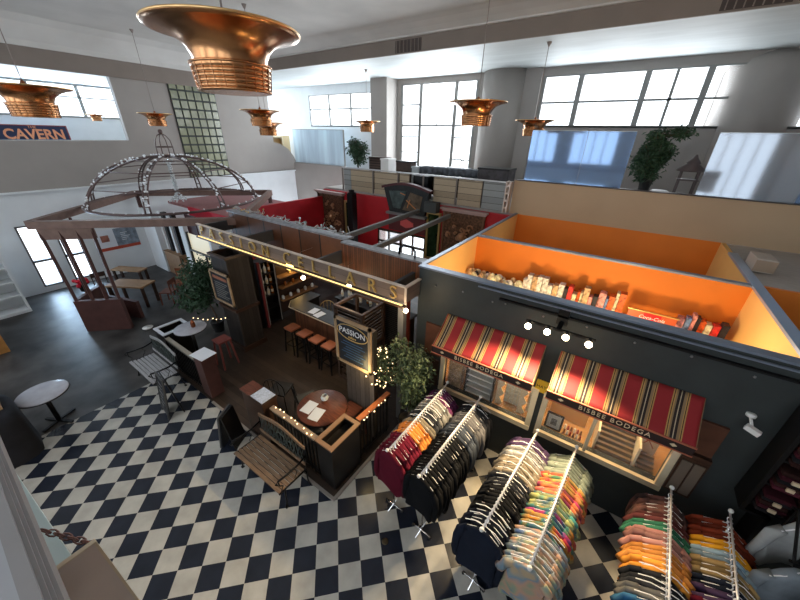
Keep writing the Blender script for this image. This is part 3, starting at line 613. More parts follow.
# lights on the rails
def fairy(lab, pts, nm='fairy_lights'):
    t = thing(nm, pts[0], lab, 'string lights'); rnd = random.Random(len(pts) * 13 + int(pts[0][0] * 7))
    MB().tube(pts, .004, 4).build('wire', CORD, t)
    for a, b in list(zip(pts, pts[1:]))[::2]:
        p = Vector(a).lerp(Vector(b), rnd.random()); MB().ball((p.x, p.y, p.z + .012), .013, 6, 4).build('bulb', FAIRY, t)
    return t
rnd = random.Random(5)
fairy('string of warm fairy lights along the handrail behind the nearer bench', [(-4.2 + k * .055, 2.27 + rnd.uniform(-.05, .05), .98 - .05 * abs(math.sin(k * .8))) for k in range(21)])
fairy('string of warm fairy lights along the orange handrail', [(-2.71 + rnd.uniform(-.03, .04), 2.95 + k * .05, .99 - .07 * abs(math.sin(k * .7))) for k in range(17)])
fairy('row of orange fairy lights behind the white-topped high table', [(-8.3 + k * .045, 2.9 + k * .035, 1.02 + rnd.uniform(-.03, .05)) for k in range(17)])
# tables in the bar
def round_table(c, rr, h, top, lab, basem=IRON, nm='round_table', legs=4):
    t = thing(nm, (c[0], c[1], c[2]), lab, 'table')
    MB().lathe([(rr - .01, h - .03), (rr, h - .025), (rr, h - .005), (rr - .01, h)], c, 48).build('tabletop', top, t)
    MB().lathe([(rr - .015, h - .045), (rr + .004, h - .04), (rr + .004, h - .02)], c, 48).build('edge_band', BLACKW, t)
    MB().cyl(c, .04, .03, h - .045, 14).build('pedestal', basem, t)
    for k in range(legs):
        a = k * 2 * PI / legs + .5; MB().bar((c[0], c[1], c[2] + .03), (c[0] + .30 * math.cos(a), c[1] + .30 * math.sin(a), c[2] + .018), .05, .03).build('foot', basem, t)
    return t
round_table((-3.66, 2.92, .012), .46, .75, REDW, 'round reddish wooden table with open menus inside the bar railing')
for k, (x, y, rz) in enumerate(((-3.84, 2.76, .15), (-3.60, 2.72, .25))):
    single('menu_sheet', MB().obox((x, y, .768), .21, .29, .008, rz), PAPER, 'white menu on the round reddish table, %s of the pair' % ('left' if k == 0 else 'right'), 'menu')
t = thing('glass_bowl', (-3.74, 3.06, .763), 'round clear glass bowl candle on the round reddish table', 'candle holder')
MB().lathe([(.03, 0), (.065, .03), (.075, .07), (.05, .12), (.045, .115), (.065, .07), (.055, .03), (.02, .01)], (-3.74, 3.06, .763), 20).build('bowl', CRYST, t); MB().ball((-3.74, 3.06, .81), .035, 10, 6).build('filling', mat('pink_potpourri', (.42, .16, .13), .8, var=.4), t)
round_table((-7.9, 2.66, .012), .35, 1.04, TABLEW, 'round white-topped high table behind the farther bench', nm='high_table')
single('candle_lantern', MB().lathe([(.035, 0), (.05, .02), (.05, .12), (.03, .16), (.01, .2)], (-7.86, 2.72, 1.053), 12), COPPER_D, 'dark copper candle lantern on the white-topped high table', 'lantern')
def wood_stool(c, h, m_, lab, rz=0, s=.16):
    t = thing('wooden_stool', c, lab, 'stool')
    MB().obox((c[0], c[1], c[2] + h - .02), s * 2, s * 2, .04, rz).build('seat', m_, t)
    for i in (-1, 1):
        for j in (-1, 1): MB().bar((c[0] + i * s * .8, c[1] + j * s * .8, c[2] + h - .04), (c[0] + i * s * 1.15, c[1] + j * s * 1.15, c[2] + .003), .035).build('leg', m_, t)
    return t
wood_stool((-7.28, 3.02, .012), .76, mat('maroon_stool_wood', (.17, .045, .04), .45, var=.2), 'maroon wooden stool between the high table and the dark column')
wood_stool((-3.22, 3.22, .012), .70, REDW, 'reddish wooden stool tucked between round table and chalkboard post')
# metal chairs (wire hoop backs)
def hoop_chair(c, rz, lab, seatm=BLACKW):
    t = thing('hoop_back_chair', c, lab, 'chair'); t.rotation_euler = (0, 0, rz)
    def pb(mb, nm, m_): o = mb.build(nm, m_, None); o.parent = t
    pb(MB().box(-.2, .2, -.2, .2, .43, .46), 'seat', seatm)
    pts = [(-.21, -.18, .46)] + [(-.22 * math.cos(a * PI / 10), -.20 - .03 * math.sin(a * PI / 10), .62 + .26 * math.sin(a * PI / 10)) for a in range(11)] + [(.21, -.18, .46)]
    m = MB().tube(pts, .011, 6)
    for x in (-.1, 0, .1): m.tube([(x, -.19, .46), (x, -.22, .85)], .006, 5)
    pb(m, 'backrest', IRON if seatm is BLACKW else GOLD)
    for i in (-1, 1):
        for j in (-1, 1): pb(MB().tube([(i * .18, j * .18, .44), (i * .22, j * .22, .002)], .012, 6), 'leg', IRON)
    return t
hoop_chair((-5.0, 2.95, .012), 0.4, 'wire hoop-back chair standing behind the reddish podium')
hoop_chair((-4.3, 3.05, .012), -.4, 'black wire hoop-back chair beside the round reddish table')
hoop_chair((-6.75, 6.0, .012), .9, 'hoop-back chair with gold rim at the left end of the bar counter', mat('black_seat_pad', (.02, .02, .02), .6))

# ================================================================ BENCHES
def bench(wm, lab):
    t = thing('park_bench', (0, 0, 0), lab, 'bench'); W = 1.26
    def pb(mb, nm, m_, par=None): o = mb.build(nm, m_, None); o.parent = par or t; return o
    for k in range(7):
        y = -.40 + k * .098; pb(MB().box(-W / 2, W / 2, y, y + .076, .42 - .012 * min(k, 2), .445 - .012 * min(k, 2)), 'seat_slat', wm)
    # arched top rail and straight lower back rail
    top = MB(); n_ = 14; vs = []; fs = []
    for i in range(n_ + 1):
        s = i / n_; x = -W / 2 + W * s; z = .83 + .10 * (math.sin(PI * s) ** 1.5); yy = .33
        vs += [(x, yy, z), (x, yy + .03, z), (x, yy + .03, z + .07), (x, yy, z + .07)]
    for i in range(n_):
        a = i * 4; b = a + 4
        for j in range(4): fs.append((a + j, a + (j + 1) % 4, b + (j + 1) % 4, b + j))
    fs += [(0, 1, 2, 3), (n_ * 4 + 3, n_ * 4 + 2, n_ * 4 + 1, n_ * 4)]
    pb(top.add(vs, fs), 'top_rail', wm); pb(MB().box(-W / 2, W / 2, .285, .31, .50, .56), 'back_slat', wm)
    g = MB(); random.seed(3)
    for i in range(13):
        x = -W / 2 + .08 + i * (W - .16) / 12; z2 = .83 + .10 * (math.sin(PI * (x / W + .5)) ** 1.5)
        g.bar((x - .05, .30, .55), (x + .05, .335, z2), .012); g.bar((x + .05, .30, .55), (x - .05, .335, z2), .012)
    for zc, xc in ((.70, 0),): g.tube([(xc + .13 * math.cos(a * PI / 9), .32, zc + .12 * math.sin(a * PI / 9)) for a in range(18)], .012, 5, True)
    g.tube([(-.13 + .09 * math.cos(a * PI / 8) - .12, .32, .68 + .09 * math.sin(a * PI / 8)) for a in range(16)], .010, 5, True); g.tube([(.25 + .09 * math.cos(a * PI / 8), .32, .68 + .09 * math.sin(a * PI / 8)) for a in range(16)], .010, 5, True)
    pb(g, 'lattice', mat('grey_green_iron', (.075, .095, .09), .4, .5))
    for sx in (-1, 1):
        x = sx * (W / 2 + .005)
        e = MB().tube([(x, -.40, .41), (x, .27, .41), (x, .33, .60), (x, .35, .84)], .016, 6)
        e.tube([(x, -.38, .62), (x, -.42, .66), (x, -.36, .69), (x, -.15, .665), (x, .1, .66), (x, .33, .70)], .018, 6)
        e.tube([(x, -.34, .42), (x, -.28, .52), (x, -.35, .58), (x, -.36, .68)], .014, 6).tube([(x, .0, .45), (x, .08, .55), (x, .02, .65)], .010, 5)
        pb(e, 'armrest', IRON)
        for y0, y1, b_ in ((-.24, -.30, -.05), (.26, .34, .06)):
            pb(MB().tube([(x, y0, .43), (x, y0 + b_ * .6, .30), (x, (y0 + y1) / 2, .14), (x, y1, .012)], .016, 6).box(x - .025, x + .025, y1 - .03, y1 + .03, 0, .014), 'leg', IRON)
    return t
b1 = bench(BENCHW, 'brown wooden slat bench with black iron frame before the railing, nearer the camera'); b1.location = (-3.745, 1.81, 0); b1.scale = (.95, .75, 1)
b2 = bench(BENCH_SHEEN, 'pale-sheened slat bench with ornate iron back, farther left beside the white-rimmed planter'); b2.location = (-7.96, 1.76, 0); b2.scale = (1, .75, 1)
# A-frame boards
def aboard(c, rz, h, wd, lab):
    t = thing('a_frame_sign', (c[0], c[1], 0), lab, 'sign board'); t.rotation_euler = (0, 0, rz)
    for s in (-1, 1):
        o = MB().prism([(s * .12, 0.002), (s * .145, 0.002), (s * .03, h), (s * .005, h)], 'x', -wd / 2, wd / 2).build('panel', CHALK if s < 0 else BLACKW, None); o.parent = t
    f_ = MB()
    for x in (-wd / 2, wd / 2): f_.bar((x, -.155, .004), (x, -.03, h), .03, .03)
    f_.bar((-wd / 2, -.035, h), (wd / 2, -.035, h), .03).bar((-wd / 2, -.14, .12), (wd / 2, -.14, .12), .03)
    o = f_.build('frame', mat('dark_grey_frame', (.07, .07, .07), .5), None); o.parent = t
    if wd < .5:
        m = MB()
        for k in range(6): m.bar((-wd * .32, -.13 + k * .014, .25 + k * .1), (wd * (.1 + .15 * (k % 2)), -.13 + k * .014, .25 + k * .1), .010)
        o = m.build('chalk_line', mat('grey_chalk', (.2, .2, .19)), None); o.parent = t
aboard((-4.97, 1.80), -1.1, .78, .34, 'small black A-frame chalkboard just left of the nearer bench')
aboard((-6.72, 1.50), -.12, .93, .42, 'black A-frame board standing right of the farther bench')

# ================================================================ LEFT HALL: table, covered cart, gazebo
round_table((-8.28, .04, 0), .375, .75, TABLEW, 'round grey-topped cafe table standing alone at the left', legs=4)
t = thing('covered_cart', (-8.3, -.75, 0), 'black cloth covered cart with a tan box on top at the left edge', 'cart')
bm_ = MB(); nseg = 28
prof = []
for z, k in ((0.004, 1.0), (.25, .98), (.55, .95), (.84, .92), (.93, .86), (.95, .7)):
    for j in range(nseg):
        a = 2 * PI * j / nseg; ca, sa = math.cos(a), math.sin(a); q = 4
        rr = (abs(ca) ** q + abs(sa) ** q) ** (-1 / q); wv = 1 + .025 * math.sin(a * 9) * (1 - z)
        prof.append((-8.06 + .56 * rr * ca * k * wv, -.70 + .42 * rr * sa * k * wv, z))
fs = [(i * nseg + j, i * nseg + (j + 1) % nseg, (i + 1) * nseg + (j + 1) % nseg, (i + 1) * nseg + j) for i in range(5) for j in range(nseg)] + [tuple(range(5 * nseg, 6 * nseg))]
bm_.add(prof, fs, True).build('cloth', BLACKC, t)
MB().box(-8.45, -7.9, -.86, -.45, .951, 1.15).build('box', mat('tan_box', (.40, .26, .15), .6), t)
single('floor_drain', MB().lathe([(.045, .001), (.05, .004), (.03, .006)], (-1.573, 2.093, 0), 18), mat('bronze_drain', (.10, .08, .05), .4, .8), 'small round bronze floor drain in a cream tile in front of the maroon shirts', 'drain')

# gazebo: square frame turned 45 degrees carrying an octagonal wire dome
GC = Vector((-12.62, 5.05, 0)); HD = 3.62
t = thing('gazebo', (GC.x, GC.y, 0), 'maroon wooden gazebo with a wire dome, string lights and slim posts', 'gazebo')
cor = [Vector((GC.x + dx * HD, GC.y + dy * HD, 3.03)) for dx, dy in ((0, -1), (1, 0), (0, 1), (-1, 0))]
GM = mat('dusty_brown_beam', (.17, .105, .085), .5, var=.15)
for i in range(4):
    MB().bar(cor[i], cor[(i + 1) % 4], .16, .20).build('beam', GM, t)
DC = Vector((-13.1, 5.3, 3.12)); DR = 2.55
rg = MB(); ringp = [DC + Vector((DR * math.cos(a * PI / 20), DR * math.sin(a * PI / 20), 0)) for a in range(40)]
rg.tube(ringp, .04, 6, True).build('ring', mat('grey_brown_iron', (.13, .09, .085), .5, .4), t)
GI = MATS['grey_brown_iron']; bl = MB(); rnd = random.Random(11)
def domep(a, s):   # s 0 at the ring, 1 at the crown
    th = s * PI / 2 * .93; return DC + Vector((DR * math.cos(th) * math.cos(a), DR * math.cos(th) * math.sin(a), 1.42 * math.sin(th)))
for k in range(8):
    a = math.radians(45 * k + 4); r_ = MB()
    tp = Vector((-math.sin(a), math.cos(a), 0)) * .07
    for off in (-1, 1): r_.tube([domep(a, s / 10) + tp * off * (1 - s / 16) for s in range(11)], .026, 6)
    for s in range(1, 10): r_.bar(domep(a, s / 10) + tp * (1 - s / 16), domep(a, s / 10) - tp * (1 - s / 16), .025)
    r_.build('rib', GI, t)
    for s in range(26):
        p = domep(a + rnd.uniform(-.03, .03), rnd.random() ** 1.1); bl.ball((p.x, p.y, p.z + .04), .030, 6, 4)
for s in (.28, .55, .8):
    m = MB(); m.tube([domep(math.radians(4 + 45 * k), s) for k in range(8)], .016, 5, True); m.build('hoop', GI, t)
for k in range(40):
    p = ringp[k]; bl.ball((p.x + rnd.uniform(-.04, .04), p.y + rnd.uniform(-.04, .04), p.z + .05), .026, 6, 4)
tag(bl.build('light_bulb', mat('silvery_bulb', (.85, .87, .9), .3), t), kind='stuff')
# lantern at the crown
c = domep(0, 1); c = Vector((DC.x, DC.y, 4.50)); m = MB()
m.tube([c + Vector((.26 * math.cos(a * PI / 8), .26 * math.sin(a * PI / 8), .03)) for a in range(16)], .03, 5, True)
m.tube([c + Vector((.24 * math.cos(a * PI / 8), .24 * math.sin(a * PI / 8), .30)) for a in range(16)], .02, 5, True)
for k in range(8):
    a = k * PI / 4; m.tube([c + Vector((.25 * math.cos(a), .25 * math.sin(a), 0)), c + Vector((.25 * math.cos(a), .25 * math.sin(a), .3)), c + Vector((.22 * math.cos(a), .22 * math.sin(a), .5)), c + Vector((.12 * math.cos(a), .12 * math.sin(a), .64)), c + Vector((0, 0, .70))], .014, 5)
m.ball(c + Vector((0, 0, .75)), .07, 8, 6); m.build('crown', GI, t)
# posts and corner half wall
e1 = Vector((.7071, .7071, 0)); e2 = Vector((-.7071, .7071, 0)); P0 = Vector((-11.98, 1.5, 0))
hw = MB(); hw.bar(P0 + Vector((0, 0, .5)), P0 + e1 * 1.15 + Vector((0, 0, .5)), .12, .98).bar(P0 + e2 * .12 + Vector((0, 0, .5)), P0 + e2 * 1.2 + Vector((0, 0, .5)), .12, .98)
hw.bar(P0 + e2 * 1.2 + Vector((0, 0, .3)), P0 + e1 * 1.15 + e2 * .6 + Vector((0, 0, .3)), .10, .58)
for v_ in range(len(hw.v)): hw.v[v_] = (hw.v[v_][0], hw.v[v_][1], max(hw.v[v_][2], .005))
hw.build('half_wall', MAHO, t)
F0 = Vector((GC.x, GC.y - HD, 0))
for u, v_ in ((.05, .0), (.45, 0), (.8, 0), (1.1, 0), (0, .55), (0, 1.1)):
    a = P0 + e1 * u + e2 * v_; b = F0 + e1 * (u * 1.15 + .1) + e2 * (v_ * 1.15); MB().bar((a.x, a.y, .95), (b.x, b.y, 2.93), .07).build('post', MAHO, t)
MB().bar(F0 + e1 * .15 + Vector((0, 0, 2.78)), F0 + e1 * 1.4 + Vector((0, 0, 2.78)), .12, .28).build('fascia_board', GM, t)
for q, g_ in ((cor[1], (-9.02, 5.06)), (cor[2], (-12.63, 8.62)), (cor[3], (-16.1, 5.05))):
    MB().bar((g_[0], g_[1], .014), (g_[0], g_[1], 2.93), .11).build('post', MAHO, t)
# crystal chandelier
t = thing('crystal_chandelier', (DC.x, DC.y, 3.0), 'long clear crystal bead chandelier hanging in the centre of the dome', 'chandelier')
m = MB(); rnd = random.Random(2)
for k in range(260):
    s = rnd.random(); rr = .06 + (.16 if s > .93 else 0) + (.30 * max(0, (.22 - s) / .22)); a = rnd.uniform(0, 2 * PI)
    m.ball((DC.x + rr * math.cos(a) * rnd.uniform(.3, 1), DC.y + rr * math.sin(a) * rnd.uniform(.3, 1), 3.05 + s * 1.36), .028, 5, 3)
tag(m.build('crystal_strand', CRYST, t), kind='stuff'); MB().tube([(DC.x, DC.y, 3.1), (DC.x, DC.y, 4.52)], .012, 5).build('stem', CHROME, t)

# annex under the dome: pinkish roof, pillar, cabinet, red panel, lit window
struct('wall_annex', MB().box(-16.2, -15.05, 4.95, 5.05, 0, 2.5).box(-12.9, -12.55, 4.95, 5.05, 0, 2.5).box(-10.95, -10.83, 4.95, 5.9, 0, 2.5), WHITE)
struct('ceiling_annex', MB().box(-16.2, -11.0, 6.1, 9.2, 2.5, 2.6), mat('mauve_roof_paint', (.30, .13, .13), .6, var=.1))
t = thing('display_cabinet', (-14.2, 5.0, 0), 'light brown low cabinet below black and white columns at the left rear', 'cabinet')
MB().box(-15.0, -13.75, 5.0, 5.5, .004, .92).box(-13.7, -13.15, 5.05, 5.5, .004, .72).build('body', mat('tan_brown_cabinet', (.27, .16, .09), .5, var=.15), t); MB().box(-15.02, -13.73, 4.98, 5.52, .92, .95).build('top', LWOOD, t)
for x, mm, w_ in ((-14.95, WHITE, .14), (-14.6, BLACKW, .2), (-14.2, WHITE, .12), (-13.85, BLACKW, .16)):
    single('slim_column', MB().box(x - w_ / 2, x + w_ / 2, 5.15, 5.3, .955, 2.49), mm, '%s slim column standing on the light brown cabinet, at its %s' % ('white' if mm is WHITE else 'black', 'left side' if x < -14.4 else 'right side'), 'column')
single('wall_panel', MB().box(-13.65, -12.9, 5.54, 5.6, .004, 2.49), mat('dark_maroon_panel', (.05, .012, .014), .5), 'dark maroon wall panel right of the light brown cabinet', 'panel')
single('red_valance', MB().box(-14.3, -11.0, 6.0, 6.06, 2.1, 2.61), mat('bright_red_cloth', (.45, .01, .03), .6), 'bright red valance under the right side of the dome', 'valance')
t = thing('lit_window', (-11.6, 5.0, 1.0), 'pale lit window with black bars below the red valance', 'window')
MB().box(-12.5, -10.97, 5.03, 5.05, .95, 2.08).build('pane', mat('cream_lit_glass', (.75, .66, .46), .4, emit=.35), t)
MB().box(-12.55, -12.5, 4.97, 5.05, .9, 2.12).box(-11.0, -10.96, 4.97, 5.05, .9, 2.12).box(-12.5, -11.0, 4.97, 5.02, 1.45, 1.5).box(-12.5, -11.0, 4.97, 5.02, .9, .95).box(-11.5, -11.45, 4.97, 5.02, .95, 1.5).build('frame', BLACKW, t)
# poster & low bench on left wall
t = thing('wall_poster', (XW + .03, 4.0, 1.0), 'white and grey-blue poster with a red band on the left wall', 'poster')
MB().box(XW + .001, XW + .02, 3.35, 4.7, 1.0, 1.12).build('band', mat('rust_red_band', (.45, .07, .035), .6), t); MB().box(XW + .001, XW + .02, 3.35, 3.95, 1.12, 1.8).build('picture', PAPER, t); MB().box(XW + .001, XW + .02, 3.95, 4.7, 1.12, 1.8).build('picture', mat('slate_picture', (.20, .24, .29), .5, var=.4), t)
m = MB()
for k in range(5): m.box(XW + .02, XW + .024, 4.15, 4.3 + .07 * (k % 3), 1.32 + k * .07, 1.34 + k * .07)
m.build('caption', PAPER, t)
m = MB().lathe([(.10, 0), (.10, .01)], (0, 0, 0), 12); o = MB().box(XW + .02, XW + .03, 3.5, 3.75, 1.35, 1.6).build('picture', mat('red_brown_picture', (.35, .14, .10), .5, var=.5), t)
def table_(x0, x1, y0, y1, h, lab, mm, rz=0):
    cx, cy = (x0 + x1) / 2, (y0 + y1) / 2; t = thing('wooden_table', (cx, cy, 0), lab, 'table'); t.rotation_euler = (0, 0, rz)
    a, b = (x1 - x0) / 2, (y1 - y0) / 2
    o = MB().box(-a, a, -b, b, h - .05, h).build('tabletop', mm, None); o.parent = t
    for i in (-1, 1):
        for j in (-1, 1): o = MB().box(i * (a - .06) - .035, i * (a - .06) + .035, j * (b - .06) - .035, j * (b - .06) + .035, .003, h - .05).build('leg', DWOOD, None); o.parent = t
table_(-13.5, -12.25, 2.75, 3.35, .75, 'light wooden table behind the gazebo half wall', LWOOD, .55)
table_(-15.9, -14.7, 3.55, 3.95, .46, 'low light wooden bench table under the poster', LWOOD, .5)
def side_chair(c, rz, lab, mm):
    t = thing('wooden_chair', (c[0], c[1], 0), lab, 'chair'); t.rotation_euler = (0, 0, rz)
    def pb(mb, nm): o = mb.build(nm, mm, None); o.parent = t
    pb(MB().box(-.2, .2, -.2, .2, .43, .46), 'seat'); pb(MB().box(-.2, .2, .18, .2, .72, .88).bar((-.18, .19, .46), (-.18, .19, .88), .03).bar((.18, .19, .46), (.18, .19, .88), .03).bar((0, .19, .46), (0, .19, .75), .02), 'backrest')
    for i in (-1, 1):
        for j in (-1, 1): pb(MB().bar((i * .18, j * .18, .43), (i * .2, j * .2, .002), .03), 'leg')
side_chair((-12.0, 3.75), -.9, 'reddish wooden chair at the right end of the light table', REDW)
side_chair((-12.5, 4.35), .6, 'orange-brown wooden chair behind the light table', STOOLM)
side_chair((-14.2, 2.6), 1.4, 'dark chair between gazebo posts and the left wall', DWOOD)
t = thing('potted_flowers', (-13.0, 1.95, 0), 'bunch of red flowers in a dark stand behind the gazebo posts', 'flowers')
m = MB(); rnd = random.Random(3)
for k in range(22): m.ball((-13.0 + rnd.uniform(-.16, .16), 1.95 + rnd.uniform(-.14, .14), 1.12 + rnd.uniform(-.08, .1)), .06, 6, 4)
m.build('flower', mat('red_petal', (.50, .01, .03), .6), t); MB().lathe([(.12, .004), (.03, .04), (.02, .8), (.09, .85), (.11, 1.05)], (-13, 1.95, 0), 12).build('stand', IRON, t)
single('white_cup', MB().lathe([(.08, .002), (.13, .05), (.14, .06)], (-10.75, 2.55, 0), 18), WPLAST, 'small white bowl on the dark floor right of the gazebo half wall', 'bowl')
# white half-height stair block at left edge
t = thing('white_shelf_unit', (-15.3, .3, 0), 'white open shelf unit standing at the far left edge', 'shelf')
MB().box(-15.5, -14.85, -.6, .85, .004, .1).box(-15.5, -15.42, -.6, .85, .1, 1.95).box(-15.42, -14.9, .79, .85, .1, 1.95).build('body', WHITE, t)
for z in (.55, .98, 1.42, 1.88): MB().box(-15.42, -14.9, -.6, .79, z, z + .05).build('shelf', WHITE, t)
single('wooden_crate', MB().box(-13.35, -12.35, -.75, -.02, .002, .75), mat('golden_wood', (.50, .24, .07), .5, var=.2), 'golden wooden counter corner at the left edge', 'counter')

# ================================================================ RED RESTAURANT WALL ITEMS (y = 10)
carv = mat('carved_bronze_wood', (.11, .055, .032), .4, .3, var=.7, scale=14, bump=.6)
def mirror(x0, x1, z0, z1, lab, fm, inner, cap=False, deco=0):
    t = thing('carved_relief' if deco else 'wall_mirror', ((x0 + x1) / 2, 9.95, z0), lab, 'carving' if deco else 'mirror'); b = .07
    MB().box(x0, x1, 9.90, 9.98, z1 - b, z1).box(x0, x1, 9.90, 9.98, z0, z0 + b).box(x0, x0 + b, 9.90, 9.98, z0 + b, z1 - b).box(x1 - b, x1, 9.90, 9.98, z0 + b, z1 - b).build('frame', fm, t)
    MB().box(x0 + b, x1 - b, 9.94, 9.97, z0 + b, z1 - b).build('panel', inner, t)
    if cap: MB().box(x0 - .08, x1 + .08, 9.80, 9.98, z1, z1 + .06).box(x0 - .03, x1 + .03, 9.86, 9.98, z1 - .06, z1).build('cornice', mat('pale_rose_cap', (.38, .26, .24), .5), t)
    if deco:
        m = MB(); rnd = random.Random(deco); cx, cz = (x0 + x1) / 2, (z0 + z1) / 2
        for k in range(26):
            a = rnd.uniform(0, 2 * PI); rr = rnd.uniform(.05, .45) * (x1 - x0) / 1.2; px_, pz_ = cx + rr * math.cos(a), cz + rr * math.sin(a) * 1.3; q = rnd.uniform(.05, .13)
            px_ = min(max(px_, x0 + .2), x1 - .2); pz_ = min(max(pz_, z0 + .2), z1 - .2)
            MB().tube([(px_ + q * math.cos(b_ * .7) * (1 - b_ / 12), 9.92, pz_ + q * math.sin(b_ * .7) * (1 - b_ / 12)) for b_ in range(9)], .028, 5).build('carved_scroll', mat('carved_relief', (.42, .22, .12), .35, .4), t)
        MB().ball((cx, 9.90, cz), .13, 10, 6).build('rosette', mat('carved_relief', (.34, .17, .09), .35, .4), t)
mirror(-11.1, -9.6, 1.2, 3.12, 'large carved bronze panel on the red wall at the left, nearest the gazebo', DWOOD, carv, True, 4)
mirror(-9.55, -8.98, 1.5, 2.9, 'narrow gold-framed dark mirror left of the black post', mat('gold_frame', (.35, .25, .10), .4, .5), mat('dark_green_mirror', (.03, .06, .03), .1, .6, var=.6, scale=5))
mirror(-5.65, -5.1, 1.3, 2.98, 'narrow gold-framed dark mirror right of the glass doors', mat('gold_frame', (.35, .25, .10)), MATS['dark_green_mirror'])
mirror(-5.02, -3.55, 1.5, 3.16, 'large carved relief with pale cornice beside the orange shop wall', mat('brown_frame_wood', (.16, .08, .045), .45), carv, True, 9)
single('black_box', MB().box(-5.6, -5.15, 9.6, 9.9, 3.02, 3.35), mat('matt_black_box', (.05, .055, .055), .6), 'matt black box on top of the narrow mirror right of the glass doors', 'box')
t = thing('black_post', (-8.7, 9.45, .012), 'black square post with a small black finial at the red wall', 'post')
MB().box(-8.83, -8.57, 9.32, 9.58, .012, 3.30).build('shaft', IRON, t); MB().lathe([(.17, 3.30), (.17, 3.34), (.10, 3.36), (.11, 3.44), (.02, 3.45)], (-8.7, 9.45, 0), 16).build('finial', IRON, t)
# pediment sign above the doors
t = thing('pediment_sign', (-6.55, 9.85, 2.44), 'dark pediment with arched maroon top above the glass doors', 'sign')
arch = [(-7.20, 2.80), (-5.72, 2.80)] + [(-5.56 - 1.90 * s / 12, 3.62 + .16 * math.sin(PI * s / 12)) for s in range(13)]
MB().prism(arch, 'y', 9.84, 9.97).build('board', mat('dark_pediment', (.014, .018, .020), .5, var=.3), t)
m = MB()
for s in range(12):
    a = (-5.50 - 2.0 * s / 12, 3.64 + .17 * math.sin(PI * s / 12)); b = (-5.50 - 2.0 * (s + 1) / 12, 3.64 + .17 * math.sin(PI * (s + 1) / 12)); m.bar((a[0], 9.86, a[1]), (b[0], 9.86, b[1]), .22, .08)
m.build('arched_cap', mat('maroon_cap', (.07, .014, .018), .4), t)
MB().box(-7.30, -5.62, 9.74, 9.97, 2.72, 2.80).build('ledge', mat('grey_ledge', (.18, .18, .19), .5), t)
for poly, mm in ((([(-6.62, 2.92), (-5.92, 2.92), (-5.80, 3.45), (-6.30, 3.55)]), mat('dark_tan_panel', (.10, .07, .045), .5, var=.5)), (([(-7.02, 2.95), (-6.72, 2.95), (-6.45, 3.58), (-7.22, 3.52)]), mat('dark_teal_panel', (.05, .075, .075), .5, var=.5))):
    MB().prism(poly, 'y', 9.82, 9.84).build('painted_panel', mm, t)
MB().bar((-6.45, 9.81, 3.28), (-6.05, 9.81, 3.02), .05, .02).bar((-6.40, 9.81, 3.02), (-6.3, 9.81, 3.30), .05, .02).bar((-6.7, 9.81, 3.5), (-6.5, 9.81, 3.45), .07, .02).build('painted_motif', mat('orange_motif', (.55, .22, .07), .6), t)
MB().box(-7.25, -5.65, 9.86, 9.97, 2.12, 2.72).build('lower_board', mat('maroon_board', (.10, .02, .025), .5), t)
MB().prism([(-6.70, 2.50), (-6.45, 2.60), (-6.15, 2.50), (-6.15, 2.36), (-6.45, 2.28), (-6.70, 2.36)], 'y', 9.83, 9.86).build('badge', mat('pink_red_badge', (.60, .10, .10), .5), t)

# ================================================================ MEZZANINE RAIL (y = 10, above the red wall)
t = thing('board_railing', (-6.2, 10.1, 3.29), 'horizontal pale board and steel railing of the mezzanine above the red wall', 'railing')
MB().box(-9.72, -2.95, 10.05, 10.09, 4.12, 4.16).build('handrail', mat('steel_handrail', (.45, .45, .45), .35, .7), t)
for x in (-9.7, -8.15, -7.0, -5.95, -4.7, -3.05): MB().box(x - .02, x + .02, 10.05, 10.09, 3.29, 4.12).build('post', mat('rail_post', (.20, .17, .15), .5, .3), t)
BO = planks('pale_weathered_board', (.37, .30, .21), 2, .19, .22, .7, .07, (.10, .08, .06), grain=(1, 1, 6))
for a, b, mm in ((-9.28, -8.2, BO), (-8.1, -7.05, BO), (-6.95, -6.55, BO), (-5.55, -4.75, BO), (-4.65, -3.85, BO), (-3.80, -3.10, planks('grey_board', (.27, .29, .29), 2, .19, .15, .6, .07, (.08, .08, .08), grain=(1, 1, 6))), (-9.66, -9.3, MATS['grey_board'])):
    MB().box(a, b, 10.10, 10.13, 3.30, 4.10).build('board_panel', mm, t)
single('dark_niche_box', MB().box(-6.5, -5.9, 10.3, 10.6, 3.29, 4.06), IRON, 'dark box standing behind the gap in the mezzanine board railing', 'box')
# ladder-like end piece
t = thing('slatted_end', (-2.95, 9.9, 3.3), 'small tan slatted end piece where railing meets the tan wall', 'bracket')
m = MB().box(-3.02, -2.98, 9.75, 10.0, 3.33, 4.2).box(-2.92, -2.88, 9.75, 10.0, 3.33, 4.2)
for k in range(4): m.box(-2.98, -2.92, 9.75, 10.0, 3.45 + k * .2, 3.5 + k * .2)
m.build('frame', BEIGE, t)
# things behind the railing
def crate(x0, x1, y0, y1, z0, z1, lab, mm, tm=None, cat='crate'):
    t = thing('storage_trunk', ((x0 + x1) / 2, (y0 + y1) / 2, z0), lab, cat)
    MB().box(x0, x1, y0, y1, z0, z1 - .05).build('body', mm, t, .01); MB().box(x0 - .015, x1 + .015, y0 - .015, y1 + .015, z1 - .05, z1).build('lid', tm or mm, t)
crate(-9.1, -8.3, 11.0, 11.4, 3.281, 4.52, 'dark brown louvered cabinet behind the railing, left of the white boxes', planks('dark_louver', (.09, .055, .045), 2, .09, .2, .5, .25), DWOOD)
crate(-8.27, -7.9, 10.7, 11.2, 3.281, 4.50, 'white cabinet behind the mezzanine railing', WPLAST)
crate(-7.6, -6.95, 10.8, 11.2, 3.281, 4.46, 'small dark brown trunk behind the railing by the window edge', DWOOD, BLACKW)
crate(-6.9, -6.6, 10.8, 11.1, 3.281, 4.30, 'small pale grey box behind the railing', mat('pale_grey_box', (.42, .46, .48), .5))
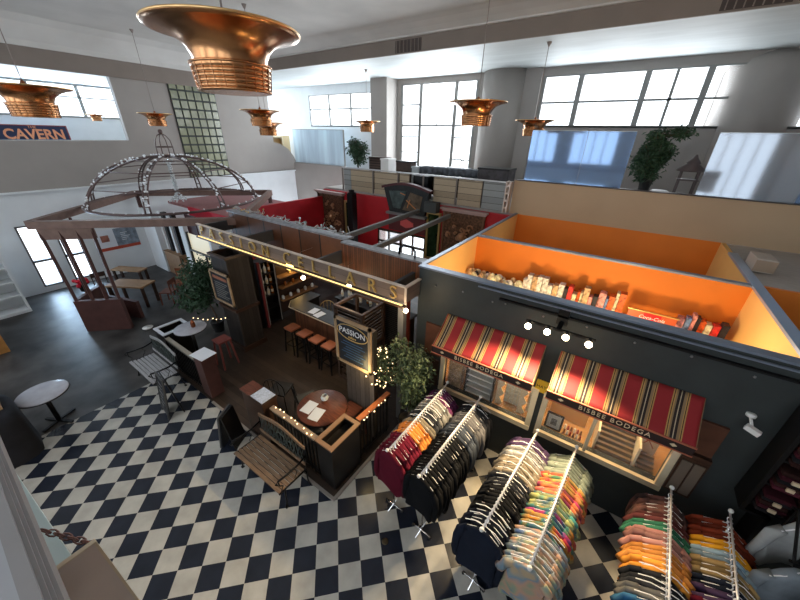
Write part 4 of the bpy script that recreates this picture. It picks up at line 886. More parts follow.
crate(-4.25, -3.25, 10.6, 11.3, 3.281, 4.45, 'dark weathered chest behind the railing near the tan wall', mat('dark_weathered', (.055, .05, .055), .6, var=.5, scale=5), BLACKW)
t = thing('daybed', (-5.5, 11.1, 3.281), 'long low dark grey upholstered daybed below the big window', 'daybed')
MB().box(-6.6, -4.4, 10.8, 11.5, 3.4, 4.08).build('base', IRON, t)
m = MB()
for k in range(11): m.tube([(-6.6 + k * .215, 10.85, 4.20), (-6.6 + k * .215, 11.45, 4.20)], .125, 10)
m.build('cushion', mat('dark_grey_fabric', (.10, .11, .13), .8, var=.3), t)
for x in (-6.5, -4.5):
    for y in (10.85, 11.42): MB().box(x - .03, x + .03, y - .03, y + .03, 3.282, 3.4).build('leg', IRON, t)
t = thing('wire_bicycle', (-5.5, 12.2, 3.9), 'small wire tricycle silhouette on a table against the big window', 'decoration')
m = MB()
for cx, rr in ((-6.55, .13), (-5.75, .17), (-5.55, .12)): m.tube([(cx + rr * math.cos(a * PI / 8), 12.2, 4.28 + rr + rr * math.sin(a * PI / 8)) for a in range(16)], .012, 5, True)
m.tube([(-6.55, 12.2, 4.42), (-6.45, 12.2, 4.72), (-6.5, 12.2, 4.8)], .012, 5).tube([(-5.75, 12.2, 4.45), (-5.55, 12.2, 4.7), (-5.9, 12.2, 4.72)], .012, 5).build('wheel', IRON, t)
m = MB().box(-6.9, -5.2, 12.0, 12.4, 4.22, 4.26)
for x in (-6.8, -5.3):
    for y in (12.05, 12.35): m.box(x - .02, x + .02, y - .02, y + .02, 3.281, 4.22)
single('console_table', m, IRON, 'thin dark console table in front of the big window', 'table')
# back-left glass screen, cabinet
t = thing('glass_screen', (-14.5, 13, 3.9), 'bluish white glass railing panel at the far back left', 'glass panel')
MB().box(-16.1, -12.35, 13.0, 13.02, 3.85, 5.47).build('pane', mat('frosted_blue_white_glass', (.55, .70, .88), .3, alpha=.8, var=.3, scale=1.2, stretch=(1.5, 1, .15)), t); MB().box(-16.12, -12.33, 12.99, 13.03, 5.47, 5.49).box(-16.12, -12.33, 12.97, 13.05, 3.80, 3.85).box(-12.35, -12.31, 12.98, 13.04, 3.8, 5.49).build('frame', FROSTM, t)
struct('wall_back_left_parapet', MB().box(-16.35, -9.8, 13.05, 13.2, 0, 3.8).box(-20.5, -16.35, 13.3, 13.4, 3.2, 3.8), GREY)
t = thing('cream_cabinet', (-17.2, 13.0, 3.4), 'cream open cabinet with a round pale lamp shade behind the curved parapet', 'cabinet')
MB().box(-18.4, -16.6, 13.1, 13.15, 3.4, 5.15).box(-18.4, -18.32, 12.7, 13.1, 3.4, 5.15).box(-16.68, -16.6, 12.7, 13.1, 3.4, 5.15).box(-18.32, -16.68, 12.7, 13.1, 5.07, 5.15).build('frame', mat('cream_frame', (.62, .50, .30), .5), t)
MB().lathe([(.45, 4.5), (.38, 5.0)], (-17.6, 12.8, 0), 20).build('lamp_shade', mat('tan_shade', (.45, .30, .15), .6), t)

# ================================================================ GLASS GUARD PANELS ON THE TAN WALL
def guard(x0, x1, m_, lab):
    t = thing('glass_guard', ((x0 + x1) / 2, YB + .06, 4.251), lab, 'glass panel')
    MB().box(x0, x1, YB + .05, YB + .066, 4.251, 5.50).build('pane', m_, t)
    MB().box(x0, x1, YB + .045, YB + .071, 5.50, 5.51).build('edge', mat('glass_edge', (.55, .62, .66), .2), t)
guard(-2.62, -1.28, BLUEGL, 'blue film-tinted glass guard panel, leftmost of those on the tan wall')
guard(-1.27, -.27, BLUEGL, 'blue film-tinted glass guard panel just left of the ficus on the tan wall')
guard(1.19, 2.75, PALEGL, 'pale film-tinted glass guard panel just right of the ficus and lantern')
guard(2.76, 5.4, BLUEGL, 'blue film-tinted glass guard panel at the right edge of the photo')
single('white_cushion', MB().lathe([(.02, 0), (.2, .02), (.22, .05), (.15, .09), (.02, .1)], (.55, 10.45, 4.16), 16), WPLAST, 'flat white cushion behind the tan wall below the ficus', 'cushion')
single('mezzanine_shelf', MB().box(-.2, 1.15, 10.2, 10.75, 3.281, 4.15), GREY, 'low grey shelf behind the gap between the glass guard panels', 'shelf')
t = thing('ornate_lantern', (1.0, 10.55, 4.151), 'dark ornate pagoda-like lantern beside the ficus between the glass guards', 'lantern')
m = MB()
for x in (.84, 1.16):
    for y in (10.42, 10.68): m.box(x - .02, x + .02, y - .02, y + .02, 4.151, 4.72)
m.lathe([(.26, 4.70), (.28, 4.74), (.12, 4.86), (.14, 4.88), (.06, 4.98), (.02, 5.06)], (1.0, 10.55, 0), 12).box(.8, 1.2, 10.38, 10.72, 4.5, 4.53).box(.8, 1.2, 10.38, 10.72, 4.151, 4.2)
m.build('frame', mat('dark_taupe_lantern', (.09, .07, .07), .6), t)

# ================================================================ FICUS TREES
def ficus(loc, blobs, n_, lm, lab, seed, h0=.3, size=.075, trunk=None, glow=None, pot=.18):
    t = thing('ficus_tree', loc, lab, 'plant'); rnd = random.Random(seed); V = []; F = []
    tot = sum(b[3] * b[3] * b[4] for b in blobs)
    for b in blobs:
        for k in range(int(n_ * b[3] * b[3] * b[4] / tot)):
            while 1:
                p = Vector([rnd.uniform(-1, 1) for _ in range(3)])
                if .2 < p.length < 1: break
            p *= (.55 + .45 * rnd.random()) ; c = Vector((b[0] + p.x * b[3], b[1] + p.y * b[3], b[2] + p.z * b[4]))
            L_ = size * rnd.uniform(.7, 1.3); dr = Vector((rnd.gauss(0, 1), rnd.gauss(0, 1), rnd.gauss(-.5, .7))).normalized()
            sd = dr.cross(Vector((rnd.gauss(0, .4), rnd.gauss(0, .4), 1))).normalized() * L_ * .24; nn = sd.cross(dr).normalized() * L_ * .08
            o = len(V); V += [c, c + dr * L_ * .45 + sd + nn, c + dr * L_, c + dr * L_ * .45 - sd + nn, c + dr * L_ * .5 - nn]
            F += [(o, o + 1, o + 4), (o + 1, o + 2, o + 4), (o + 2, o + 3, o + 4), (o + 3, o, o + 4)]
    m = MB().add(V, F, True); me = bpy.data.meshes.new('foliage'); me.from_pydata([v - Vector(loc) for v in V], [], F); me.materials.append(lm)
    o = bpy.data.objects.new('foliage', me); COL.objects.link(o); o.parent = t
    z0 = loc[2]; top = blobs[0]
    tr = MB().tube([(loc[0], loc[1], z0 + .15), (loc[0] + .04, loc[1], z0 + h0 + .2), (top[0] - .02, top[1], (z0 + h0 + top[2]) / 2), (top[0], top[1], top[2] + top[4] * .5)], [.03, .026, .02, .008], 7)
    for b in blobs:
        for k in range(5):
            a = rnd.uniform(0, 2 * PI); tr.tube([(top[0], top[1], max(z0 + h0, b[2] - b[4] * .6)), (b[0] + .5 * b[3] * math.cos(a), b[1] + .5 * b[3] * math.sin(a), b[2]), (b[0] + .75 * b[3] * math.cos(a), b[1] + .75 * b[3] * math.sin(a), b[2] + .4 * b[4])], [.014, .009, .004], 5)
    tr.build('trunk', BARK, t)
    MB().lathe([(pot * .75, .002), (pot, .30), (pot * 1.06, .31), (pot * 1.06, .34), (pot * .9, .34), (pot * .88, .28), (.01, .28)], loc, 20, caps=False).build('pot', POTM, t)
    if glow:
        g = MB()
        for k in range(glow[1]):
            b = glow[0]
            while 1:
                p = Vector([rnd.uniform(-1, 1) for _ in range(3)])
                if .5 < p.length < 1: break
            g.ball((b[0] + p.x * b[3], b[1] + p.y * b[3], b[2] + p.z * b[4]), .014, 6, 4)
        g.build('fairy_bulb', FAIRY, t)
    return t
ft = ficus((-2.42, 3.95, 0), [(-2.32, 3.9, 1.62, .42, .58), (-2.90, 3.74, 1.55, .34, .42), (-2.62, 3.9, 2.0, .22, .25), (-2.35, 3.92, .95, .28, .32)], 3600, GREENL, 'green ficus tree with warm fairy lights in the corner by the shop wall', 21, glow=((-2.92, 3.68, 1.52, .34, .44), 90))
point('fairy_glow', (-2.95, 3.3, 1.7), 12, (1, .75, .35), .2, ft)
ficus((-9.0, 3.75, 0), [(-9.1, 3.7, 1.75, .62, .62), (-9.3, 3.5, 1.15, .60, .50), (-8.75, 3.35, 1.35, .38, .42)], 2300, DGREENL, 'large dark green ficus left of the dark wooden column', 5, size=.13)
ficus((.22, 10.45, 4.151), [(.25, 10.5, 5.1, .42, .36), (.12, 10.5, 4.85, .42, .42), (.55, 10.45, 5.5, .30, .15), (.15, 10.45, 5.42, .28, .22), (.2, 10.45, 4.55, .28, .2)], 3600, DGREENL, 'green ficus tree between the glass guard panels on the right mezzanine', 8, size=.10, h0=.2, pot=.14)
ficus((-9.2, 10.45, 3.285), [(-9.2, 10.45, 4.8, .5, .38), (-9.1, 10.45, 4.45, .35, .28), (-9.35, 10.45, 5.05, .26, .22)], 1500, DGREENL, 'green ficus tree behind the left end of the mezzanine railing', 9, size=.11, h0=.5)

# ================================================================ SHOP FRONT: windows, awnings, displays
def shop_window(a, mull, lab, nm):
    o = MB().box(a[0] - .06, a[1] + .06, 4.44, 4.50, a[2] - .07, a[2] + .02).box(a[0] - .06, a[0] + .02, 4.45, 4.5, a[2] + .02, a[3]).box(a[1] - .02, a[1] + .06, 4.45, 4.5, a[2] + .02, a[3]).box(a[0] - .06, a[1] + .06, 4.45, 4.5, a[3], a[3] + .06)
    for x in mull: o.box(x - .022, x + .022, 4.46, 4.53, a[2] + .02, a[3])
    o = struct(nm, o, CREAM); o['label'] = lab; MB().box(a[0], a[1], 4.55, 4.556, a[2], a[3]).build('pane', GLASS, o)
shop_window(W1, [], 'cream framed shop window under the left awning', 'window_8')
shop_window(W2, [.48], 'cream framed shop window under the right awning', 'window_9')
struct('trim_15', MB().box(-2.5, 1.9, 4.62, 5.6, .86, .95), mat('display_deck', (.36, .20, .075), .5, var=.2))
R_ = (.27, .018, .022); G_ = (.42, .24, .08); T_ = (.24, .16, .085); K_ = (.022, .014, .014); C_ = (.42, .35, .24)
stripe = bands('striped_awning_canvas', 0, .322, [(0, T_), (.04, G_), (.07, K_), (.09, G_), (.13, R_), (.62, G_), (.66, K_), (.68, G_), (.72, T_), (.77, K_), (.85, C_), (.88, K_), (.96, T_)], .75, 10.0)
VB = mat('dark_valance_cloth', (.022, .012, .012), .7); VE = mat('rust_piping', (.38, .12, .07), .6)
def awning(x0, x1, lab):
    t = thing('awning', ((x0 + x1) / 2, 4.3, 2.07), lab, 'awning'); n_ = 40; vs = []; fs = []; rnd = random.Random(int(x1 * 10))
    for j in range(9):
        s = j / 8
        for i in range(n_ + 1):
            u = i / n_; sag = -.018 * math.sin(PI * s) * (1 + .5 * math.sin(u * 25)) ; vs.append((x0 + (x1 - x0) * u, 4.485 - .475 * s, 2.60 - .385 * s + sag))
    for j in range(8):
        for i in range(n_): a = j * (n_ + 1) + i; fs.append((a, a + 1, a + n_ + 2, a + n_ + 1))
    m = MB().add(vs, fs, True); o = m.build('canvas', stripe, t); md = o.modifiers.new('thick', 'SOLIDIFY'); md.thickness = .008
    m = MB()
    for x in (x0, x1 - .006): m.prism([(4.485, 2.60), (4.01, 2.215), (4.01, 2.10), (4.485, 2.10)], 'x', x, x + .006)
    m.build('side_flap', mat('tan_black_flap', (.20, .13, .07), .7), t)
    MB().box(x0, x1, 4.0, 4.008, 2.085, 2.215).build('valance', VB, t)
    MB().box(x0 - .005, x1 + .005, 3.992, 4.01, 2.205, 2.222).box(x0 - .005, x1 + .005, 3.992, 4.008, 2.075, 2.09).build('piping', VE, t)
    text('BISBEE BODEGA', .094, mat('cream_lettering', (.70, .58, .40), .6), 'lettering', t, ((x0 + x1) / 2, 3.997, 2.147), FACE_Y, .003, sp=1.22, bold=-.0006)
    for x in (x0 + .19, x1 - .19): MB().prism([(x - .035, 2.147), (x, 2.17), (x + .035, 2.147), (x, 2.124)], 'y', 3.994, 3.999).build('diamond', MATS['cream_lettering'], t)
    MB().bar((x0 + .02, 4.02, 2.19), (x0 + .02, 4.48, 2.19), .02).bar((x1 - .02, 4.02, 2.19), (x1 - .02, 4.48, 2.19), .02).bar((x0, 4.02, 2.19), (x1, 4.02, 2.19), .02).build('frame', IRON, t)
awning(-2.03, -.41, 'left red and gold striped awning reading BISBEE BODEGA')
awning(-.21, 1.40, 'right red and gold striped awning reading BISBEE BODEGA')
t = thing('yellow_sign', (-.32, 4.49, 1.76), 'small yellow sign on the dark wall between the two awnings', 'sign')
MB().box(-.41, -.24, 4.475, 4.497, 1.76, 1.98).build('plate', mat('sign_yellow', (.62, .40, .03), .5), t)
text('HAY', .075, IRON, 'lettering', t, (-.325, 4.472, 1.87), FACE_Y, .002)
single('brown_wall_board', MB().box(1.46, 1.72, 4.46, 4.497, 1.80, 2.30), mat('rust_brown_board', (.095, .038, .022), .5, var=.2), 'plain rust-brown board on the wall right of the right awning', 'board')
t = thing('wall_cabinet', (1.58, 4.47, 1.05), 'small brown wall cabinet with two grey panels right of the right window', 'cabinet')
MB().box(1.46, 1.74, 4.42, 4.497, 1.06, 1.78).build('body', DWOOD, t)
for x in (1.485, 1.61): MB().box(x, x + .105, 4.405, 4.42, 1.10, 1.66).build('door', mat('taupe_panel', (.14, .11, .085), .5), t)
single('rust_board', MB().box(-2.42, -2.10, 4.46, 4.497, 1.65, 2.30), MATS['rust_brown_board'], 'plain rust-brown board on the wall left of the left awning', 'board')
single('rust_board', MB().box(-2.40, -2.10, 4.46, 4.497, .95, 1.55), DWOOD, 'dark brown board below the rust-brown board by the ficus', 'board')
t = thing('security_camera', (1.82, 4.45, 2.45), 'small white security camera on the dark wall', 'camera')
MB().lathe([(.045, 0), (.045, .03), (.03, .04)], (1.80, 4.48, 2.56), 16).build('mount', WPLAST, t)
MB().bar((1.80, 4.47, 2.56), (1.83, 4.42, 2.48), .02).bar((1.78, 4.40, 2.47), (1.90, 4.36, 2.44), .06).build('body', WPLAST, t)
# track light above the awnings
t = thing('track_light', (-.3, 4.35, 3.0), 'black bar with four glowing spot lamps on the dark wall above the awnings', 'lamp')
MB().box(-.72, .14, 4.20, 4.23, 3.04, 3.07).box(-.33, -.27, 4.23, 4.5, 3.04, 3.07).box(-.37, -.23, 4.44, 4.5, 3.02, 3.24).build('bracket', IRON, t)
for k, x in enumerate((-.67, -.42, -.19, .08)):
    MB().lathe([(.02, .03), (.035, 0), (.037, -.02), (.03, -.03)], (x, 4.215, 3.045), 14).build('lamp_head', IRON, t)
    MB().ball((x, 4.17, 3.0), .043, 12, 8).build('bulb', GLOW, t)
    spot('spot_light', (x, 4.12, 2.95), (x * 2.4 - .1, 1.9 - .3 * (k % 2), 0), 140, (1, .74, .42), 120, t)
# small studs on the track edge
for k in range(9):
    x = -2.3 + k * .5 if k < 3 else -1.1 + (k - 3) * .55
    single('wall_hook', MB().ball((x, 4.48, 3.05 + .03 * (k % 2)), .016, 6, 4), mat('grey_hook', (.25, .25, .25), .4, .5), 'small grey hook on the upper dark wall', 'hook', 'small grey hooks along the dark wall')
single('track_rail', MB().box(-1.2, 4.8, 4.44, 4.48, 3.13, 3.16), IRON, 'long black lighting track running along the top of the dark wall', 'rail')
# window 1 display
DK = .951
def bx(nm, x0, x1, y0, y1, z0, z1, m_, lab, cat, group=None): return single(nm, MB().box(x0, x1, y0, y1, z0, z1), m_, lab, cat, group)
stone = mat('tan_stone_blocks', (.42, .28, .15), .7, var=.5, scale=12, bump=.5)
bx('stone_display', -1.97, -1.70, 4.66, 4.85, DK, 1.62, stone, 'tan block-textured display stand at the left of the left window', 'stand')
t = thing('wire_rack', (-1.35, 4.8, DK), 'dark display rack with thin white shelf edges inside the left window', 'rack')
MB().box(-1.62, -1.58, 4.64, 4.95, DK, 1.6).box(-1.10, -1.06, 4.64, 4.95, DK, 1.6).box(-1.58, -1.1, 4.93, 4.95, DK, 1.6).build('frame', BLACKW, t)
for k in range(5): MB().box(-1.58, -1.10, 4.66, 4.93, 1.0 + k * .13, 1.012 + k * .13).box(-1.58, -1.10, 4.645, 4.66, .995 + k * .13, 1.022 + k * .13).build('shelf', mat('white_shelf_edge', (.6, .6, .56), .5), t)
for x, nm_ in ((-.98, 'left'), (-.58, 'right')):
    m = MB(); pts = []
    for k in range(13): pts.append((x + .035 * math.sin(k * 1.6) + .05, .955 + k * .055))
    poly = [(x - .05, .955)] + pts + [(x - .05, 1.62)]
    single('curvy_card_stand', m.prism(poly, 'y', 4.72, 4.74), mat('cream_card', (.66, .55, .36), .6), 'cream scalloped display stand, the %s one inside the left window' % nm_, 'stand')
for (xa, n1, lab) in ((-.90, 4, 'cream card rack of small earrings in the middle of the left window'), (-.50, 1, 'small rack of patterned cards at the right end of the left window')):
    t = thing('card_rack', (xa, 4.85, DK), lab, 'rack'); w_ = n1 * .075
    MB().box(xa - .01, xa + w_ + .01, 4.86, 4.88, DK, 1.6).build('back_panel', mat('cream_card', (.66, .55, .36)), t)
    for i in range(n1):
        for j in range(7): MB().box(xa + i * .075 + .006, xa + i * .075 + .066, 4.845, 4.858, .98 + j * .085, 1.05 + j * .085).build('card', mat('pale_green_card', (.58, .58, .46), .6, var=.25, scale=20), t)
# window 2 display
t = thing('framed_picture', (0, 4.75, DK), 'small black-framed portrait picture leaning in the left corner of the right window', 'picture')
MB().obox((-.02, 4.72, 1.11), .26, .025, .30, 0, -.15).build('frame', BLACKW, t); MB().obox((-.02, 4.705, 1.11), .20, .012, .24, 0, -.15).build('mat_board', mat('grey_green_mat', (.42, .44, .40), .6), t); MB().lathe([(.055, -.004), (.055, .004)], (0, 0, 0), 16)
m = MB().obox((-.02, 4.697, 1.11), .09, .008, .12, 0, -.15); m.build('portrait', mat('dark_portrait', (.12, .12, .11), .6, var=.6, scale=20), t)
single('golden_shelf', MB().box(-.14, .44, 5.05, 5.35, DK, 1.30), mat('golden_shelf_wood', (.62, .36, .10), .5), 'golden wooden shelf block behind the picture in the right window', 'shelf')
for k in range(12):
    i, j = k % 6, k // 6; x = .16 + i * .048; single('figurine', MB().lathe([(.018, 0), (.02, .02), (.012, .05), (.016, .075), (.004, .095)], (x, 4.72 + j * .12, DK), 10), [mat('brown_glaze', (.25, .10, .05), .3), WPLAST, mat('red_glaze', (.4, .06, .04), .3)][(i + j) % 3], 'tiny %s figurine standing in the left half of the right window' % ['brown', 'white', 'red'][(i + j) % 3], 'figurine', '%s figurines in the right window' % ['brown', 'white', 'red'][(i + j) % 3])
t = thing('tray_rack', (.85, 4.9, DK), 'stack of long grey-brown display trays in a cream frame inside the right window', 'rack')
for k in range(7): MB().box(.62, 1.10, 4.68 + k * .07, 4.73 + k * .07, DK, 1.02 + k * .045).build('tray', mat('grey_brown_tray', (.15, .10, .05), .5, var=.2), t)
MB().box(.58, .61, 4.66, 5.2, DK, 1.34).box(1.11, 1.14, 4.66, 5.2, DK, 1.34).box(.58, 1.14, 5.17, 5.2, DK, 1.36).build('frame', CREAM, t)
t = thing('paper_print', (1.26, 4.8, DK), 'cream paper print with rust lines standing at the right end of the right window', 'print')
MB().box(1.16, 1.38, 5.0, 5.015, DK, 1.55).build('sheet', mat('cream_card', (.66, .55, .36)), t); MB().bar((1.2, 4.99, 1.2), (1.34, 4.99, 1.45), .012).bar((1.2, 4.99, 1.35), (1.33, 4.99, 1.15), .012).build('line', VE, t)
for k in range(4): bx('tray', 1.16, 1.38, 4.66 + k * .08, 4.71 + k * .08, DK, 1.0 + k * .02, MATS['grey_brown_tray'], 'low grey-brown tray below the paper print in the right window', 'tray', 'low trays below the paper print')
point('display_lamp', (-1.0, 5.1, 2.35), 60, (1, .68, .32), .1)
point('display_lamp', (.5, 5.1, 2.35), 75, (1, .68, .32), .1)
# goods inside the shop, seen over the wall
def shop_light(x, y, p): point('shop_lamp', (x, y, 2.9), p, (1, .86, .66), .25)
for x in (-1.7, 0, 1.4): shop_light(x, 5.5, 7)
for x in (-1.6, .6): shop_light(x, 8.4, 5)
rnd = random.Random(17)
t = thing('goods_shelving', (-.4, 6.7, .0), 'tall white shop shelving against the orange partition', 'shelf')
sh = MB()
for z in (.4, 1.0, 1.6, 2.05, 2.32): sh.box(-2.55, 1.9, 6.45, 6.93, z, z + .03)
sh.build('shelf', WPLAST, t)
for x in (-2.55, -1.1, .35, 1.88): MB().box(x - .02, x + .02, 6.43, 6.45, .004, 2.36).build('upright', WPLAST, t)
pal = [('white', (.70, .72, .74)), ('orange', (.70, .10, .02)), ('red', (.55, .03, .03)), ('tan', (.50, .34, .20)), ('blue', (.14, .24, .48)), ('black', (.02, .02, .03)), ('cream', (.72, .58, .40)), ('green', (.12, .25, .08)), ('pink', (.62, .25, .25))]
x = -1.35; k = 0
while x < 1.85:
    if .44 < x < 1.2: x = 1.24
    w_ = rnd.uniform(.035, .11); n_, c = pal[(k * 5 + int(rnd.random() * 3)) % 9]
    if x < -.9: n_, c = pal[rnd.choice([0, 0, 3])]
    hh = rnd.uniform(.30, .50); yy = rnd.uniform(6.5, 6.6)
    single('boxed_goods', MB().box(x, x + w_, yy, yy + .16, 2.351, 2.351 + hh), mat('goods_' + n_, c, .5, var=.8, scale=14), '%s box of goods on the top shelf against the orange partition' % n_, 'box', '%s boxes on the top shop shelf' % n_)
    x += w_ + .008; k += 1
for k in range(46):
    x = -2.5 + (k % 15) * .076 + rnd.uniform(-.02, .02); y = 6.5 + (k // 15) * .13; n_, c = pal[[3, 6, 0, 3, 5, 6][k % 6]]
    r_ = rnd.uniform(.045, .075)
    o = MB().ball((0, 0, 0), r_, 7, 5, rnd.uniform(1, 2.6)); o.v = [(p[0] * 1.5, p[1], p[2]) for p in o.v]
    zz = 2.352; o.v = [(p[0], p[1], p[2]) for p in o.v]; h_ = -min(p[2] for p in o.v)
    o.v = [(p[0] + x, p[1] + y, p[2] + zz + h_) for p in o.v]
    single('shell_ornament', o, mat('goods_' + n_, c), '%s shell or wicker ornament heaped at the left end of the top shop shelf' % n_, 'ornament', '%s ornaments at the left of the top shop shelf' % n_)
t = thing('cola_sign', (.88, 6.42, 2.38), 'red and white Coca-Cola sign over a shelf of white-capped bottles in the shop', 'sign')
MB().box(.52, 1.20, 6.40, 6.43, 2.52, 2.70).build('board', mat('cola_rust', (.50, .10, .04), .4), t); MB().box(.74, .99, 6.392, 6.40, 2.53, 2.69).build('red_plate', mat('cola_red', (.72, .01, .02), .4), t); MB().box(.50, 1.22, 6.395, 6.435, 2.70, 2.715).build('trim', GOLD, t)
text('Coca-Cola', .085, PAPER, 'lettering', t, (.865, 6.388, 2.615), FACE_Y, .002, shear=.3)
MB().box(.52, .54, 6.40, 6.43, 2.35, 2.52).box(1.18, 1.20, 6.40, 6.43, 2.35, 2.52).build('leg', BLACKW, t)
for k in range(10): single('white_cap_bottle', MB().lathe([(.022, 0), (.022, .07), (.012, .09), (.012, .12)], (.58 + k * .062, 6.34, 2.351), 8), WPLAST if k % 2 else MATS['goods_cream'], '%s bottle in the row below the Coca-Cola sign' % ('white' if k % 2 else 'cream'), 'bottle', '%s bottles below the Coca-Cola sign' % ('white' if k % 2 else 'cream'))
struct('trim_16', MB().box(.5, 1.25, 6.28, 6.45, 2.32, 2.35), WPLAST)
single('round_mirror', MB().lathe([(.10, -.01), (.11, 0), (.10, .01)], (0, 0, 0), 20), MATS['goods_cream'], 'round cream plate standing right of the Coca-Cola sign', 'plate').matrix_world = Matrix.Translation((1.33, 6.36, 2.47)) @ Matrix.Rotation(PI / 2, 4, 'X')
for k in range(26):
    x = -1.5 + k * .13 + rnd.uniform(-.03, .03); n_, c = pal[[7, 7, 6, 7, 3, 5, 7][k % 7]]
    if k > 12 and k % 3: continue
    single('small_ornament', MB().ball((x, 9.75, 2.50), rnd.uniform(.03, .055), 7, 5), mat('goods_' + n_, c), '%s ornament on the high shelf of the rear orange room' % n_, 'ornament', '%s ornaments in the rear orange room' % n_)
single('rear_shelf', MB().box(-2.5, 1.9, 9.55, 9.97, 2.40, 2.44), LWOOD, 'wooden shelf along the rear orange wall', 'shelf')
t = thing('ac_box', (2.2, 8.2, 3.3), 'beige metal box standing on the deck right of the orange rooms', 'box')
MB().box(2.11, 2.38, 7.9, 8.45, 3.31, 3.54).build('body', mat('beige_metal', (.46, .40, .34), .5), t, .01); MB().box(2.11, 2.38, 7.892, 7.9, 3.33, 3.52).build('front_panel', mat('tan_front', (.38, .28, .20), .5), t)

# ================================================================ CLOTHES RACKS AND GARMENTS
def garment_mesh(nm, kind, seed):
    rnd = random.Random(seed); V = []; F = []; N = 14; long_ = kind == 'long'
    Lb = .66 if kind != 'short' else .60; ph = rnd.uniform(0, 6)
    rows = [(-.005, .045, .030), (-.025, .065, .034), (-.06, .12, .036), (-.10, .172, .036), (-.135, .195, .034), (-.18, .198, .032), (-.30, .198, .030), (-.46, .207, .034), (-Lb + .02, .214, .036), (-Lb, .210, .032)]
    for z, wv, dp in rows:
        for j in range(N):
            a = 2 * PI * j / N; q = .018 * math.sin(a * 3 + z * 9 + ph) * min(1, -z * 2.5); sx = math.copysign(abs(math.cos(a)) ** .6, math.cos(a))
            V.append((sx * wv, math.sin(a) * dp * .8 + q + .008 * math.sin(z * 14 + ph) * min(1, -z * 3), z + (.012 * math.sin(a * 2 + ph) if z < -Lb + .05 else 0)))
    for i in range(len(rows) - 1):
        for j in range(N): F.append((i * N + j, i * N + (j + 1) % N, (i + 1) * N + (j + 1) % N, (i + 1) * N + j))
    F.append(tuple(range(N))); m = MB().add(V, F, True)
    for s in (-1, 1):
        if long_: p = [(s * .15, 0, -.11), (s * .215, .004, -.19), (s * .245, -.006, -.34), (s * .245, .01, -.52), (s * .23, .0, -.62)]; r_ = [.045, .052, .044, .038, .030]
        else: p = [(s * .15, 0, -.11), (s * .215, .004, -.18), (s * .250, 0, -.27), (s * .262, .0, -.33)]; r_ = [.045, .055, .056, .055]
        o = len(m.v); m.tube(p, r_, 8)
        for i in range(o, len(m.v)): x_, y_, z_ = m.v[i]; m.v[i] = (x_, y_ * .55, z_)
    me = bpy.data.meshes.new(nm); me.from_pydata(m.v, [], m.f); me.polygons.foreach_set('use_smooth', m.sm)
    b = bmesh.new(); b.from_mesh(me); bmesh.ops.recalc_face_normals(b, faces=b.faces); b.to_mesh(me); b.free()
    me.materials.append(None); return me
GME = {k: [garment_mesh('garment_' + k, k, s) for s in range(4)] for k in ('long', 'tee', 'short')}
hm = MB().tube([(-.19, -.012, -.112), (-.10, -.014, -.055), (0, 0, .012), (.10, -.014, -.055), (.19, -.012, -.112)], .0036, 5).tube([(0, 0, .01), (0, 0, .05), (.016, 0, .075), (.016, 0, .10), (0, 0, .118), (-.018, 0, .105)], .0055, 5)
hme = bpy.data.meshes.new('hanger'); hme.from_pydata(hm.v, [], hm.f); hme.polygons.foreach_set('use_smooth', hm.sm); hme.materials.append(mat('white_hanger', (.80, .80, .82), .35))
lme = bpy.data.meshes.new('hanger_clip'); lm_ = MB().tube([(-.20, -.03, -.06), (-.1, -.035, .0), (0, -.03, .02), (.1, -.035, 0), (.20, -.03, -.06)], .004, 5); lme.from_pydata(lm_.v, [], lm_.f); lme.materials.append(MATS['white_hanger'])
def cloth(n_, c, var=.12, scale=9):
    key = 'cloth_' + n_.replace(' ', '_').replace('-', '_')
    if key in MATS: return MATS[key]
    m = mat(key, c, .9, var=var, scale=scale, spec=.12); nn = m.node_tree.nodes; L = m.node_tree.links; b = nn['Principled BSDF']
    src = b.inputs['Base Color'].links[0].from_socket; oi = nn.new('ShaderNodeObjectInfo'); mr_ = nn.new('ShaderNodeMapRange'); mr_.inputs[3].default_value = .55; mr_.inputs[4].default_value = 1.25
    L.new(oi.outputs['Random'], mr_.inputs[0]); mx = nn.new('ShaderNodeMixRGB'); mx.blend_type = 'MULTIPLY'; mx.inputs[0].default_value = 1; L.new(src, mx.inputs[1]); L.new(mr_.outputs[0], mx.inputs[2]); L.new(mx.outputs[0], b.inputs['Base Color']); return m
def tie(n_, cols, seed):
    m = mat('cloth_' + n_.replace(' ', '_').replace('-', '_'), cols[0], .85); nn = m.node_tree.nodes; L = m.node_tree.links; b = nn['Principled BSDF']
    if nn.get('tie'): return m
    tc = nn.new('ShaderNodeTexCoord'); oi = nn.new('ShaderNodeObjectInfo'); ad = nn.new('ShaderNodeVectorMath'); ad.operation = 'ADD'
    sc_ = nn.new('ShaderNodeVectorMath'); sc_.operation = 'SCALE'; sc_.inputs[3].default_value = 40; cb_ = nn.new('ShaderNodeCombineXYZ'); L.new(oi.outputs['Random'], cb_.inputs[0]); L.new(cb_.outputs[0], sc_.inputs[0])
    L.new(tc.outputs['Object'], ad.inputs[0]); L.new(sc_.outputs[0], ad.inputs[1]); no = nn.new('ShaderNodeTexNoise'); no.name = 'tie'; no.inputs['Scale'].default_value = 3.4; no.inputs['Detail'].default_value = 2; L.new(ad.outputs[0], no.inputs[0])
    cr = nn.new('ShaderNodeValToRGB'); L.new(no.outputs[0], cr.inputs[0]); el = cr.color_ramp.elements; k = len(cols)
    el[0].position = .32; el[0].color = (*cols[0], 1); el[1].position = .68; el[1].color = (*cols[-1], 1)
    for i in range(1, k - 1): e = el.new(.32 + .36 * i / (k - 1)); e.color = (*cols[i], 1)
    L.new(cr.outputs[0], b.inputs['Base Color']); return m
